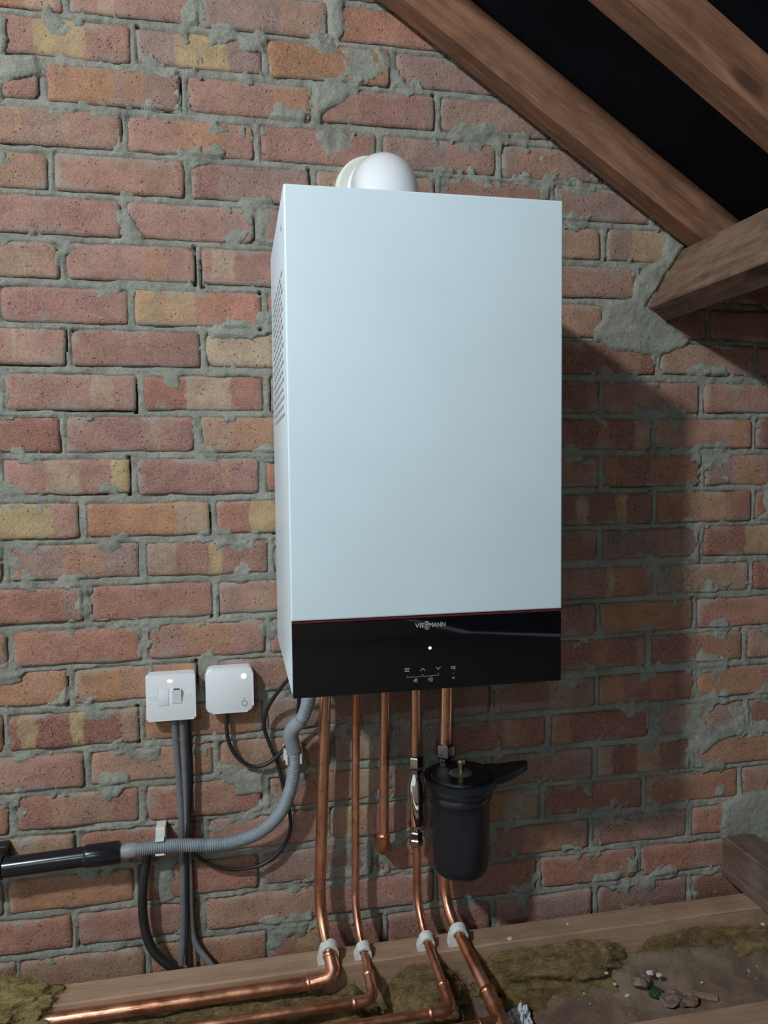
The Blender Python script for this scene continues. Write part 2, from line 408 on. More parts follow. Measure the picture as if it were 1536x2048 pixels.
# base tone of the brick that contains pixel column u in a row: (row, u, tone)
base_px = [(0, 250, 'p'), (0, 520, 'g'), (0, 740, 'r'), (1, 100, 'p'), (1, 400, 'g'), (1, 650, 'o'), (1, 860, 'g'), (2, 40, 'm'), (2, 220, 'g'), (2, 480, 'p'), (2, 750, 'm'), (2, 950, 'g'),
 (3, 100, 't'), (3, 380, 'p'), (3, 640, 'm'), (3, 880, 'g'), (3, 1060, 'g'), (4, 50, 't'), (4, 230, 'p'), (4, 500, 'g'), (4, 750, 't'), (4, 1000, 'm'), (4, 1180, 'g'),
 (5, 120, 'm'), (5, 380, 'p'), (5, 1160, 't'), (5, 1290, 'g'), (6, 60, 't'), (6, 260, 'p'), (6, 480, 'm'), (6, 1180, 'p'), (7, 120, 'm'), (7, 400, 'r'), (7, 1170, 't'),
 (8, 60, 'p'), (8, 270, 'm'), (8, 480, 'c'), (8, 1250, 'd'), (8, 1400, 't'), (9, 140, 'p'), (9, 400, 'r'), (9, 1160, 'd'), (9, 1300, 'm'), (9, 1450, 'p'),
 (10, 60, 'd'), (10, 260, 'm'), (10, 480, 't'), (10, 1240, 'd'), (10, 1400, 'p'), (11, 130, 'p'), (11, 400, 'm'), (11, 1160, 'm'), (11, 1300, 'd'), (11, 1450, 'g'),
 (12, 80, 'y'), (12, 290, 'o'), (12, 480, 'r'), (12, 1220, 'd'), (12, 1400, 'r'), (13, 150, 'g'), (13, 410, 'm'), (13, 1160, 'd'), (13, 1300, 'b'), (13, 1450, 'd'),
 (14, 80, 'r'), (14, 300, 'r'), (14, 500, 'p'), (14, 1220, 'm'), (14, 1400, 't'), (15, 150, 'r'), (15, 410, 'p'), (15, 1160, 'm'), (15, 1300, 'o'), (15, 1450, 'r'),
 (16, 70, 'o'), (16, 270, 'o'), (16, 1220, 'd'), (16, 1400, 'd'), (17, 150, 'd'), (17, 400, 'o'), (17, 1090, 'g'), (17, 1290, 'd'), (17, 1460, 'o'),
 (18, 80, 'm'), (18, 300, 't'), (18, 520, 't'), (18, 1050, 'd'), (18, 1200, 'd'), (18, 1400, 'g'), (19, 150, 'r'), (19, 400, 'r'), (19, 1140, 'g'), (19, 1290, 'd'), (19, 1450, 'o'),
 (20, 80, 't'), (20, 280, 'r'), (20, 1190, 'd'), (20, 1380, 'r'), (21, 140, 'o'), (21, 400, 'r'), (22, 80, 'r'), (22, 270, 'm'), (22, 450, 't'), (22, 1150, 'r'), (23, 150, 't')]
# colour bands fired into the faces: (row, u0, u1, tone, strength)
bands_px = [(0, 195, 226, 'c', .9), (0, 560, 640, 't', .8), (1, 66, 170, 'y', 1), (1, 350, 456, 'y', 1), (1, 850, 960, 'g', .6), (2, 92, 228, 'o', 1), (2, 245, 288, 'o', .6), (2, 550, 625, 'o', .9), (2, 440, 490, 't', .5),
 (3, -20, 42, 't', .9), (3, 45, 125, 'g', .8), (3, 138, 242, 'm', .8), (3, 345, 450, 'o', .6), (3, 640, 660, 't', .7), (4, 300, 350, 't', .9), (4, 380, 436, 'd', .6), (4, 1108, 1132, 'o', .9), (5, 1265, 1325, 'y', .7), (5, 0, 60, 'p', .6),
 (6, 290, 330, 'o', .7), (6, 423, 471, 'c', 1), (6, 20, 60, 'c', .4), (7, 268, 390, 'y', .75), (8, 24, 34, 'c', .9), (8, 40, 75, 'c', .5), (8, 440, 560, 'c', .8), (8, 1240, 1280, 't', .5), (9, 180, 226, 'c', .85), (9, 371, 462, 'c', 1), (9, 279, 370, 'd', .5), (9, 462, 535, 'd', .5),
 (9, 1175, 1195, 't', .5), (10, 460, 545, 'o', .6), (10, 1198, 1216, 'o', .7), (10, 1270, 1306, 'c', .8), (10, 1465, 1496, 'o', .8), (11, 92, 162, 'c', .8), (11, 222, 262, 'y', 1), (11, 162, 222, 'm', .6), (11, 440, 462, 't', .9), (11, 1120, 1152, 't', .8), (11, 1209, 1240, 'o', .8), (11, 1300, 1395, 'o', .6), (11, 1470, 1530, 'o', .9),
 (12, 105, 165, 'p', 1), (12, 352, 424, 'c', .8), (12, 498, 560, 'y', 1), (12, 1152, 1175, 'c', .9), (12, 1232, 1252, 'y', 1), (12, 1378, 1450, 'y', .5), (13, 20, 50, 'r', 1), (13, 127, 206, 'o', .7), (13, 293, 352, 'c', .7), (13, 420, 443, 'y', 1), (13, 1490, 1540, 'y', .8), (13, 1120, 1195, 't', .4),
 (14, 125, 152, 'g', .9), (14, 500, 560, 't', 1), (14, 1213, 1228, 'c', .8), (14, 1228, 1306, 'r', .8), (14, 1368, 1382, 'c', .8), (15, 370, 466, 'o', .7), (16, 1188, 1216, 'o', .8), (16, 1274, 1296, 't', .9), (16, 1380, 1492, 'o', .55),
 (17, 38, 72, 'y', .9), (17, 143, 170, 'y', 1), (17, 243, 282, 'c', .8), (17, 1198, 1246, 'o', .8), (17, 1300, 1345, 'o', .5), (18, -20, 58, 't', .9), (18, 1008, 1022, 'c', .7), (18, 1022, 1040, 'o', .8), (18, 1105, 1140, 'o', .8), (18, 1375, 1420, 'y', .8),
 (19, 105, 226, 't', .9), (19, 1196, 1226, 'c', .8), (19, 1275, 1320, 'y', .8), (20, 0, 80, 'y', .6), (20, 1372, 1480, 'o', .7)]
def row_z(i): return ZJ - PITCH * (i - 1), ZJ - PITCH * i
wall = bpy.data.objects.new('wall_back', None)
bricks = []
for i in range(-3, 26):
    zt, zb = row_z(i); zm = (zt + zb) / 2
    if i in rows_px: xs = sorted(u_to_x(u, zm) for u in rows_px[i])
    else:
        ref = rows_px[1] if i % 2 else rows_px[2]
        if i >= 24: ref = rows_px[22] if i % 2 == 0 else rows_px[23]
        src = (1 if i % 2 else 2) if i < 0 else (22 if i % 2 == 0 else 23)
        xs = [u_to_x(u, sum(row_z(src)) / 2) + rng.uniform(-.02, .02) for u in ref]
    full = [xs[0]]
    for a, b in zip(xs, xs[1:]):
        k = max(1, round((b - a) / 0.226))
        for j in range(1, k + 1): full.append(a + (b - a) * j / k + (rng.uniform(-.006, .006) if j < k else 0))
    while full[0] > XW0: full.insert(0, full[0] - 0.226 + rng.uniform(-.006, .006))
    while full[-1] < XW1: full.append(full[-1] + 0.226 + rng.uniform(-.006, .006))
    dz = rng.uniform(-.0015, .0015)
    for a, b in zip(full, full[1:]):
        xc = (a + b) / 2
        if zb > z_felt(a) - 0.01: continue
        jr = rng.uniform(.0048, .0082)
        x0, x1 = a + jr, b - jr
        z0 = zb + rng.uniform(.0055, .0085) + dz; z1 = zt - rng.uniform(.0055, .0085) + dz
        bricks.append(dict(row=i, a=a, b=b, x0=x0, x1=x1, z0=z0, z1=z1, face=rng.uniform(-.0022, .0022), gap=rng.random()))
def find(row, u):
    zt, zb = row_z(row); x = u_to_x(u, (zt + zb) / 2)
    for k in bricks:
        if k['row'] == row and k['a'] <= x <= k['b']: return k
    return None
for row, u, t in base_px:
    k = find(row, u)
    if k: k['tone'] = t
for row, u0, u1, t, s in bands_px:
    k = find(row, (u0 + u1) / 2)
    if k:
        zt, zb = row_z(row); zm = (zt + zb) / 2
        k.setdefault('bands', []).append((u_to_x(u0, zm), u_to_x(u1, zm), t, s))
# --- mortar relief
STEP = 0.003
zs_top = z_felt(XW0)
gx = np.arange(XW0, XW1 + STEP, STEP); gz = np.arange(ZB0, zs_top + STEP, STEP)
GX, GZ = np.meshgrid(gx, gz)
H = -0.0026 + (fbm(GX, GZ, 28, 5, 4, 0.6) - 0.5) * 0.010 + (fbm(GX, GZ, 120, 15, 3, 0.6) - 0.5) * 0.0035
H = H + (fbm(GX, GZ, 5, 77, 2) - 0.5) * 0.006
D = np.zeros_like(GX)                                    # depth inside a brick rectangle
DO = np.full_like(GX, 1.0)                               # distance to the nearest brick edge from outside
for k in bricks:
    ix0, ix1 = np.searchsorted(gx, (k['a'], k['b'])); iz0, iz1 = np.searchsorted(gz, (k['z0'] - .006, k['z1'] + .006))
    sx = GX[iz0:iz1, ix0:ix1]; sz = GZ[iz0:iz1, ix0:ix1]
    d = np.minimum(np.minimum(sx - k['x0'], k['x1'] - sx), np.minimum(sz - k['z0'], k['z1'] - sz))
    D[iz0:iz1, ix0:ix1] = np.maximum(D[iz0:iz1, ix0:ix1], np.maximum(d, 0))
    do = np.hypot(np.maximum(np.maximum(k['x0'] - sx, sx - k['x1']), 0), np.maximum(np.maximum(k['z0'] - sz, sz - k['z1']), 0))
    DO[iz0:iz1, ix0:ix1] = np.minimum(DO[iz0:iz1, ix0:ix1], do)
    g = k['gap']; k['inset'] = 0.0
    if g < 0.42:                                         # open crack beside the end of the brick
        s = 1 if g < 0.30 else -1
        xe = k['x1'] if s > 0 else k['x0']
        zc = rng.uniform(0.25, 0.75) * (k['z1'] - k['z0']) + k['z0']; hl = rng.uniform(.018, .045)
        m = (np.abs(sx - xe + s * 0.001) < 0.0035) & (np.abs(sz - zc) < hl)
        H[iz0:iz1, ix0:ix1][m] -= 0.016
        k['inset'] = s
    if rng.random() < 0.16:                              # open crack under a brick
        xc = rng.uniform(0.25, 0.75) * (k['x1'] - k['x0']) + k['x0']; hl = rng.uniform(.02, .06)
        m = (np.abs(sz - k['z0'] - .001) < 0.0035) & (np.abs(sx - xc) < hl)
        H[iz0:iz1, ix0:ix1][m] -= 0.014
smear = fbm(GX, GZ, 18, 31, 4, 0.6)
inside = D > 0
Hs = np.where(smear > 0.61, 0.0010 + (smear - 0.61) * 0.022 - D * 0.20 + (fbm(GX, GZ, 90, 51, 3) - 0.5) * 0.0045, -0.006 - D * 0.9)
crk = fbm(GX, GZ, 22, 63, 3)
H = H - np.clip(1 - DO / 0.0032, 0, 1) * np.clip((crk - 0.46) * 12, 0, 1) * 0.006
H = np.where(inside, Hs, H + np.where(smear > 0.55, (smear - 0.55) * 0.022, 0))
# thick dabs of mortar lying over the bricks: pixel polygons
dabs = [([(1331, 468), (1368, 492), (1293, 613), (1382, 682), (1366, 698), (1314, 716), (1230, 704), (1195, 680), (1188, 658), (1206, 637), (1195, 610), (1262, 596), (1268, 565), (1288, 540), (1322, 516)], .006),
        ([(1443, 1610), (1475, 1590), (1545, 1575), (1545, 1695), (1490, 1668), (1440, 1680)], .005),
        ([(1384, 1490), (1392, 1455), (1488, 1445), (1492, 1460), (1430, 1488), (1400, 1512)], .004),
        ([(466, 1545), (530, 1540), (535, 1590), (470, 1588)], .006),
        ([(626, 165), (680, 160), (715, 178), (690, 205), (652, 224), (640, 245), (622, 240)], .005),
        ([(655, -10), (690, -10), (690, 70), (672, 85), (658, 70)], .004), ([(474, 72), (530, 78), (535, 100), (500, 104), (480, 88)], .005),
        ([(-10, 30), (15, 38), (20, 80), (8, 105), (-10, 110)], .004), ([(0, 108), (70, 112), (84, 145), (40, 160), (0, 158)], .003),
        ([(385, 836), (400, 842), (410, 880), (402, 905), (392, 885), (388, 860)], .004), ([(1385, 1060), (1400, 1045), (1400, 1125), (1375, 1120), (1395, 1090)], .003),
        ([(680, 95), (745, 100), (770, 155), (720, 165), (690, 150)], .0015), ([(300, 1735), (352, 1725), (350, 1800), (320, 1808)], .003)]
wob = (fbm(GX, GZ, 45, 91, 3) - 0.5) * 0.016
for poly, ht in dabs:
    w = [(P(u, v).x, P(u, v).z) for u, v in poly]
    xs_ = [a for a, _ in w]; zs_ = [b for _, b in w]
    i0, i1 = np.searchsorted(gx, (min(xs_) - .02, max(xs_) + .02)); j0, j1 = np.searchsorted(gz, (min(zs_) - .02, max(zs_) + .02))
    if i1 <= i0 or j1 <= j0: continue
    sx = GX[j0:j1, i0:i1] + wob[j0:j1, i0:i1]; sz = GZ[j0:j1, i0:i1] + wob[j0:j1, i0:i1] * 0.7
    ins = np.zeros(sx.shape, bool); dist = np.full(sx.shape, 9.0)
    for (ax, az), (bx_, bz) in zip(w, w[1:] + w[:1]):
        c = ((az > sz) != (bz > sz)) & (sx < (bx_ - ax) * (sz - az) / (bz - az + 1e-12) + ax); ins ^= c
        t = np.clip(((sx - ax) * (bx_ - ax) + (sz - az) * (bz - az)) / ((bx_ - ax) ** 2 + (bz - az) ** 2 + 1e-12), 0, 1)
        dist = np.minimum(dist, np.hypot(sx - ax - t * (bx_ - ax), sz - az - t * (bz - az)))
    hh = ht * np.clip(dist / 0.008, 0, 1) + (fbm(sx, sz, 60, 8, 4, 0.65) - 0.5) * 0.006 + 0.001
    H[j0:j1, i0:i1] = np.where(ins, np.maximum(H[j0:j1, i0:i1], hh), H[j0:j1, i0:i1])
nz, nx = GX.shape
co = np.stack([GX, -H, GZ], -1).reshape(-1, 3)
idx = np.arange(nz * nx).reshape(nz, nx)
quads = np.stack([idx[:-1, :-1], idx[:-1, 1:], idx[1:, 1:], idx[1:, :-1]], -1).reshape(-1, 4)
cxq = (GX[:-1, :-1] + STEP / 2).ravel(); czq = (GZ[:-1, :-1] + STEP / 2).ravel()
dq = np.minimum(np.minimum(D[:-1, :-1], D[1:, 1:]), np.minimum(D[1:, :-1], D[:-1, 1:])).ravel()
hq = np.maximum(np.maximum(H[:-1, :-1], H[1:, 1:]), np.maximum(H[1:, :-1], H[:-1, 1:])).ravel()
keep = (czq < z_felt(cxq) - 0.005) & ~((dq > 0.016) & (hq < -0.008))       # leave out what the bricks hide
quads = quads[keep]
used = np.unique(quads); remap = np.full(nz * nx, -1); remap[used] = np.arange(len(used))
quads = remap[quads]; co = co[used]
me = bpy.data.meshes.new('wall_back')
me.vertices.add(len(co)); me.vertices.foreach_set('co', co.astype(np.float32).ravel())
me.loops.add(len(quads) * 4); me.loops.foreach_set('vertex_index', quads.astype(np.int32).ravel())
me.polygons.add(len(quads)); me.polygons.foreach_set('loop_start', np.arange(0, len(quads) * 4, 4, dtype=np.int32))
me.polygons.foreach_set('use_smooth', np.ones(len(quads), bool))
me.update(calc_edges=True); me.validate()
bpy.data.objects.remove(wall)
wall = bpy.data.objects.new('wall_back', me); COL.objects.link(wall); me.materials.append(M['mortar'])
tag(wall, 'old red brick gable wall with thick rough grey mortar joints', 'wall', kind='structure')
# --- bricks
def make_brick(k, seed):
    r = random.Random(seed)
    x0, x1, z0, z1 = k['x0'], k['x1'], k['z0'], k['z1']
    xc, zc = (x0 + x1) / 2, (z0 + z1) / 2; hw, hh = (x1 - x0) / 2, (z1 - z0) / 2
    nx_, nz_ = 22, 8
    cr = [r.uniform(.002, .007) if r.random() < .72 else r.uniform(.008, .016) for _ in range(4)]
    tilt = r.uniform(-.006, .006); o1, o2 = r.uniform(0, 99), r.uniform(0, 99)
    V = []; E_ = []
    for j in range(nz_):
        for i in range(nx_):
            fi = i / (nx_ - 1) * 2 - 1; fj = j / (nz_ - 1) * 2 - 1
            # rows and columns crowd towards the arrises
            fx = math.copysign(1 - (1 - abs(fi)) ** 1.25, fi); fz = math.copysign(1 - (1 - abs(fj)) ** 1.35, fj)
            x, z = fx * hw, fz * hh
            q = (0 if x < 0 else 1) + (0 if z < 0 else 2); c = cr[q]
            ax, az = abs(x) - (hw - c), abs(z) - (hh - c)
            if ax > 0 and az > 0:
                l = math.hypot(ax, az)
                if l > c: x = math.copysign(hw - c + ax / l * c, x); z = math.copysign(hh - c + az / l * c, z)
            ed = min(hw - abs(fx) * hw, hh - abs(fz) * hh)
            wgt = max(0, 1 - ed / .012)
            n1 = mnoise.noise(Vector((x * 55 + o1, z * 55, 0))); n2 = mnoise.noise(Vector((x * 55, z * 55 + o2, 7))); n3 = mnoise.noise(Vector((x * 16 + o2, z * 16 + o1, 3)))
            x += wgt * (n1 * .0022 + (n3 * .0022 if abs(fi) > .9 else 0)); z += wgt * (n2 * .0022 + (n3 * .0025 if abs(fj) > .9 else 0))
            y = k['face'] + tilt * x * .3 + n3 * .0012 + (max(0, 1 - ed / .0028)) ** 2 * .0026 + max(0, n1) * wgt * .002
            V.append((x, y, z)); E_.append(max(0, 1 - ed / .018))
    Fc = []
    g = lambda i, j: j * nx_ + i
    for j in range(nz_ - 1):
        for i in range(nx_ - 1): Fc.append((g(i, j), g(i + 1, j), g(i + 1, j + 1), g(i, j + 1)))
    rim = [g(i, 0) for i in range(nx_)] + [g(nx_ - 1, j) for j in range(1, nz_)] + [g(i, nz_ - 1) for i in range(nx_ - 2, -1, -1)] + [g(0, j) for j in range(nz_ - 2, 0, -1)]
    b0 = len(V)
    for v in rim: V.append((V[v][0] * .995, V[v][1] + .022, V[v][2] * .99)); E_.append(1.0)
    n = len(rim)
    for a in range(n): Fc.append((rim[a], b0 + a, b0 + (a + 1) % n, rim[(a + 1) % n]))
    m = bpy.data.meshes.new('brick'); m.from_pydata(V, [], Fc)
    m.polygons.foreach_set('use_smooth', [True] * len(m.polygons))
    nv = len(V)
    base = k.get('tone') or r.choice('rrrpptmmgod')
    t = TONE[base]; j = r.uniform(.88, 1.12); t = (t[0] * j * r.uniform(.96, 1.04), t[1] * j, t[2] * j * r.uniform(.94, 1.06), 1.0)
    bands = list(k.get('bands', []))
    if not bands and 'tone' not in k:
        for _ in range(r.choice((0, 0, 1, 1, 2))):
            s = r.uniform(-hw, hw * .6); bands.append((xc + s, xc + s + r.uniform(.02, .09), r.choice('yctogm'), r.uniform(.5, .95)))
    elif not bands and r.random() < .6:
        s = r.uniform(-hw, hw * .5); bands.append((xc + s, xc + s + r.uniform(.04, .10), r.choice('tgompr'), r.uniform(.3, .6)))
    def attr(nm, ty, val):
        a = m.attributes.new(nm, ty, 'POINT')
        a.data.foreach_set({'FLOAT_COLOR': 'color', 'FLOAT_VECTOR': 'vector', 'FLOAT': 'value'}[ty], np.tile(np.array(val, np.float32), nv) if ty != 'FLOAT' else np.array(val, np.float32))
    attr('tone', 'FLOAT_COLOR', t); attr('edge', 'FLOAT', E_)
    for q in range(3):
        if q < len(bands):
            a, b, tn, s = bands[q]; attr('range%d' % q, 'FLOAT_VECTOR', (a - xc, b - xc, s)); attr('band%d' % q, 'FLOAT_COLOR', TONE[tn] + (1.0,))
        else: attr('range%d' % q, 'FLOAT_VECTOR', (9.0, 9.5, 0.0)); attr('band%d' % q, 'FLOAT_COLOR', (.4, .2, .15, 1))
    m.materials.append(M['brick'])
    o = bpy.data.objects.new('brick', m); COL.objects.link(o); o.parent = wall; o.location = (xc, 0, zc)
for n_, k in enumerate(bricks): make_brick(k, 1000 + n_)

# brickwork outside the photograph, flush with the modelled part
bm = bmesh.new()
ZL = lambda x: z_felt(x) if x > RIDGE else 2 * z_felt(RIDGE) - z_felt(x) - (0 if x > RIDGE else 0)
def z_left(x): return z_felt(RIDGE) + SL * (x - RIDGE)
for poly in ([(XW0, ZB0), (XW0, z_felt(XW0)), (RIDGE, z_felt(RIDGE)), (-4.4, z_left(-4.4)), (-4.4, ZB0)], [(XW1, ZB0), (2.9, ZB0), (2.9, z_felt(2.9) - .2), (XW1, z_felt(XW1))]):
    prism_bm(poly, 0.0, 0.03, bm)
o = link('wall_back', fin(bm, 'wall_back_side'), M['far'], None, False); tag(o, 'plain brickwork carrying on past the edges of the picture', 'wall', kind='structure')

bm = prism_bm([(-4.4, ZB0), (2.9, ZB0), (2.9, z_felt(2.9) - .2), (RIDGE, z_felt(RIDGE)), (-4.4, z_left(-4.4))], -7.03, -7.0)  # unseen end wall, added so the black glass strip reflects something dark
o = link('wall_front', fin(bm, 'wall_front'), M['far'], None, False); tag(o, 'unseen brick gable added far behind the photographer to darken the glass reflection', 'wall', kind='structure')
# ---------------------------------------------------------------- roof
bm = bmesh.new(); YB = -7.0
L0 = (RIDGE, z_felt(RIDGE))
for a, b in (((RIDGE, z_felt(RIDGE)), (2.9, z_felt(2.9))),):
    vv = [bm.verts.new(q) for q in ((a[0], .04, a[1]), (b[0], .04, b[1]), (b[0], YB, b[1]), (a[0], YB, a[1]),
                                    (a[0], .04, a[1] + .01), (b[0], .04, b[1] + .01), (b[0], YB, b[1] + .01), (a[0], YB, a[1] + .01))]
    for q in ((0, 1, 2, 3), (4, 7, 6, 5), (0, 4, 5, 1), (2, 6, 7, 3), (0, 3, 7, 4), (1, 5, 6, 2)): bm.faces.new([vv[i] for i in q])
o = link('ceiling', fin(bm, 'ceiling'), M['felt'], None, False); tag(o, 'black roofing felt between the sloping rafters', 'roof felt', kind='structure')
def rafter(y0, y1, label, group=None):
    """built along local x, then tilted to the slope; top edge touches the felt"""
    Ls = (2.9 - RIDGE) / math.cos(ANG); hgt = 0.094 * math.cos(ANG)
    bm = box_bm(-0.02, Ls, y0, y1, 0.0, hgt, 0.003, 1)
    for v in bm.verts:                                   # slightly waney timber
        v.co.y += 0.0
    me_ = sharp(fin(bm, 'rafter'))
    o_ = bpy.data.objects.new('rafter', me_); COL.objects.link(o_); me_.materials.append(M['rafter'])
    o_.location = (RIDGE, 0, z_soffit(RIDGE)); o_.rotation_euler = (0, ANG, 0)
    return tag(o_, label, 'rafter', group)
rafter(-0.066, -0.013, 'brown pine rafter running down along the brick wall above the boiler')
rafter(-0.390, -0.335, 'orange brown pine rafter in the top right corner, nearer than the one at the wall')
for k in range(2, 8):
    y0 = -0.066 - 0.323 * k
    rafter(y0, y0 + 0.054, 'brown pine rafter out of frame on the right-hand roof slope', 'rafters behind the camera')
# purlin under the rafters, square to the slope
e1 = Vector((math.cos(ANG), 0, -math.sin(ANG))); e2 = Vector((-math.sin(ANG), 0, -math.cos(ANG)))
c0 = Vector((0.8296, 0, z_soffit(0.8296) - 0.0015))
me_ = sharp(fin(box_bm(-6.9, 0.02, 0, 0.05, -0.144, 0, 0.003, 1), 'purlin'))
o = bpy.data.objects.new('purlin', me_); COL.objects.link(o); me_.materials.append(M['purlin'])
# local x = world y, local y = along slope, local z = -e2
o.matrix_world = Matrix(((0, e1.x, -e2.x, c0.x), (1, 0, 0, 0), (0, e1.z, -e2.z, c0.z), (0, 0, 0, 1)))
tag(o, 'thick dusty grey brown purlin coming out of the wall under the rafters', 'purlin')
# low tie timber at the right
me_ = sharp(fin(box_bm(-1.2, 0.02, 0.0, 0.075, -0.045, 0.045, 0.003, 1), 'tie_beam'))
o = bpy.data.objects.new('tie_beam', me_); COL.objects.link(o); me_.materials.append(M['tie'])
o.matrix_world = Matrix(((0, 1, 0, 0.943), (1, 0, 0, 0), (0, 0, 1, -0.808), (0, 0, 0, 1)))
tag(o, 'dark grey brown timber leaving the wall at the lower right edge', 'beam')

# ---------------------------------------------------------------- floor
ZT = -0.855                                              # top of the joists
gx2 = np.arange(-0.9, 1.6, 0.012); gy2 = np.arange(-0.62, 0.03, 0.012)
X2, Y2 = np.meshgrid(gx2, gy2)
Zf = -0.952 + (fbm(X2, Y2, 9, 3, 4) - 0.5) * 0.03 + (fbm(X2, Y2, 40, 4, 3) - 0.5) * 0.012
Zf = Zf + np.clip((X2 - 0.45) / 0.25, 0, 1) * np.exp(-((Y2 + 0.113) / 0.055) ** 2) * 0.046
V = np.stack([X2, Y2, Zf], -1).reshape(-1, 3); n2 = len(gx2); id2 = np.arange(V.shape[0]).reshape(X2.shape)
Q = np.stack([id2[:-1, :-1], id2[:-1, 1:], id2[1:, 1:], id2[1:, :-1]], -1).reshape(-1, 4)
me_ = bpy.data.meshes.new('floor'); me_.from_pydata(V.tolist(), [], Q.tolist())
o = link('floor', me_, M['dust'], None, True); tag(o, 'dusty brown plaster and rubble between the ceiling joists', 'floor', kind='structure')
def hfloor(x, y):
    i = min(max(int((x + 0.9) / 0.012), 0), len(gx2) - 1); j = min(max(int((y + 0.62) / 0.012), 0), len(gy2) - 1); return float(Zf[j, i])
o = box('floor', -4.4, 2.9, YB, -0.62, -0.90, -0.862, M['board'], None, 0.0); tag(o, 'chipboard loft floor behind the photographer', 'floor', kind='structure')
def joist(y0, y1, x0, x1, label, z0=-1.0):
    bm = box_bm(x0, x1, y0, y1, z0, ZT, 0.0025, 1)
    o_ = link('floor_joist', sharp(fin(bm, 'floor_joist')), M['joist'], None, True, (0, y0, ZT)); return tag(o_, label, 'joist')
joist(-0.113, -0.060, -0.86, 1.5, 'pale sawn joist along the foot of the brick wall under the pipe clips')
joist(-0.400, -0.347, -0.86, 1.5, 'pale sawn joist cut off by the bottom right corner')

# ---------------------------------------------------------------- mineral wool
def fibres(o_, seed, n):
    """loose glass strands standing off the torn surface"""
    m = o_.data; r = random.Random(int(seed * 100)); V = []; Fc = []; off = wloc(o_)
    for _ in range(n):
        p = m.polygons[r.randrange(len(m.polygons))]; c = Vector(p.center) + off; nn = Vector(p.normal)
        if nn.y > 0 and nn.z < 0.2: nn = -nn
        d = (Vector((r.gauss(0, 1), r.gauss(0, .6), r.gauss(0, .5))) + nn * .55).normalized(); L = r.uniform(.006, .018); w = r.uniform(.0002, .00045)
        side = d.cross(Vector((r.gauss(0, 1), r.gauss(0, 1), r.gauss(0, 1)))).normalized() * w
        bend = Vector((r.gauss(0, 1), r.gauss(0, 1), r.gauss(0, 1))) * .004
        c = c - nn * .0005; b = len(V)
        for t in (0, .5, 1):
            q = c + d * L * t + bend * t * t; V += [tuple(q - side * (1 - t * .7)), tuple(q + side * (1 - t * .7))]
        Fc += [(b, b + 1, b + 3, b + 2), (b + 2, b + 3, b + 5, b + 4)]
    fm = bpy.data.meshes.new('fibres'); fm.from_pydata(V, [], Fc)
    tag(link('fibres', fm, m.materials[0], o_, False), None, None, None, 'stuff')
def wool(x0, x1, y0, depth, ztop, label, seed, zbot=-0.965, step=0.006, lump=0.026):
    """quilt edge lying against the joist: rounded section with torn lumps"""
    xs = np.arange(x0, x1 + 1e-6, step); ns = 26; V = []
    for x in xs:
        e = min((x - x0) / .05, (x1 - x) / .05, 1.0); e = max(e, 0.0) ** 0.5
        for s in range(ns + 1):
            a = (s / ns) * math.pi / 2 * 1.15 - .12
            py = y0 - depth * e * math.sin(max(a, 0)) - (0 if a > 0 else 0); pz = zbot + (ztop - zbot) * (0.35 + 0.65 * e) * math.cos(a)
            q = Vector((x * 7 + seed, py * 24, pz * 34 + x * 4))
            n = mnoise.fractal(q, .9, 2.0, 5) ; n2_ = mnoise.noise(Vector((x * 60 + seed, py * 70, pz * 80)))
            rgd = abs(mnoise.noise(Vector((x * 5 + seed, pz * 30 + py * 20 + x * 5, 2)))) 
            dd = n * lump + n2_ * .0030 + mnoise.noise(Vector((x * 120 + seed, py * 150, pz * 160))) * .0016 - max(0, .13 - rgd) * .13
            k = s / ns
            V.append((x, py - dd * (0.25 + .75 * math.sin(max(a, 0))), pz + dd * math.cos(a) * .6 * (k > 0.04)))
    m = bpy.data.meshes.new('insulation'); nn = ns + 1; Fc = []
    for i in range(len(xs) - 1):
        for s in range(ns): Fc.append((i * nn + s, i * nn + s + 1, (i + 1) * nn + s + 1, (i + 1) * nn + s))
    m.from_pydata(V, [], Fc)
    o_ = link('insulation', m, M['wool'], None, True, ((x0 + x1) / 2, y0, zbot))
    fibres(o_, seed, int((x1 - x0) * 9000))
    return tag(o_, label, 'insulation')
wool(-0.62, 0.165, -0.112, 0.075, -0.892, 'yellow brown mineral wool under the two long copper pipes', 3.0)
wool(0.172, 0.330, -0.113, 0.075, -0.872, 'yellow brown mineral wool tuft between the clipped pipes, under the joist edge', 11.3)
wool(0.335, 0.655, -0.113, 0.048, -0.872, 'torn yellow mineral wool strip to the right of the filter pipe', 23.1)
wool(0.662, 1.0, -0.113, 0.030, -0.884, 'thin dirty brown mineral wool by the dark timber', 37.7)
def tuft(c, rx, ry, rz, label, seed):
    bm = bmesh.new(); bmesh.ops.create_icosphere(bm, subdivisions=5, radius=1.0)
    for v in bm.verts:
        n = mnoise.fractal(v.co * 2.2 + Vector((seed, 0, 0)), .8, 2.0, 5); n2_ = mnoise.noise(v.co * 9 + Vector((0, seed, 0)))
        s = 1 + n * .28 + n2_ * .05
        v.co = Vector((c[0] + v.co.x * rx * s, c[1] + v.co.y * ry * s, c[2] + v.co.z * rz * s))
    o_ = link('insulation', fin(bm, 'insulation'), M['freshwool'], None, True, c); fibres(o_, seed, 9000); return tag(o_, label, 'insulation')
q = PZ(20, 2015, -0.865); tuft((q.x - .03, q.y - .008, -0.862), .105, .06, .034, 'bright yellow mineral wool tuft lying over the joist in the bottom left corner', 4.2)

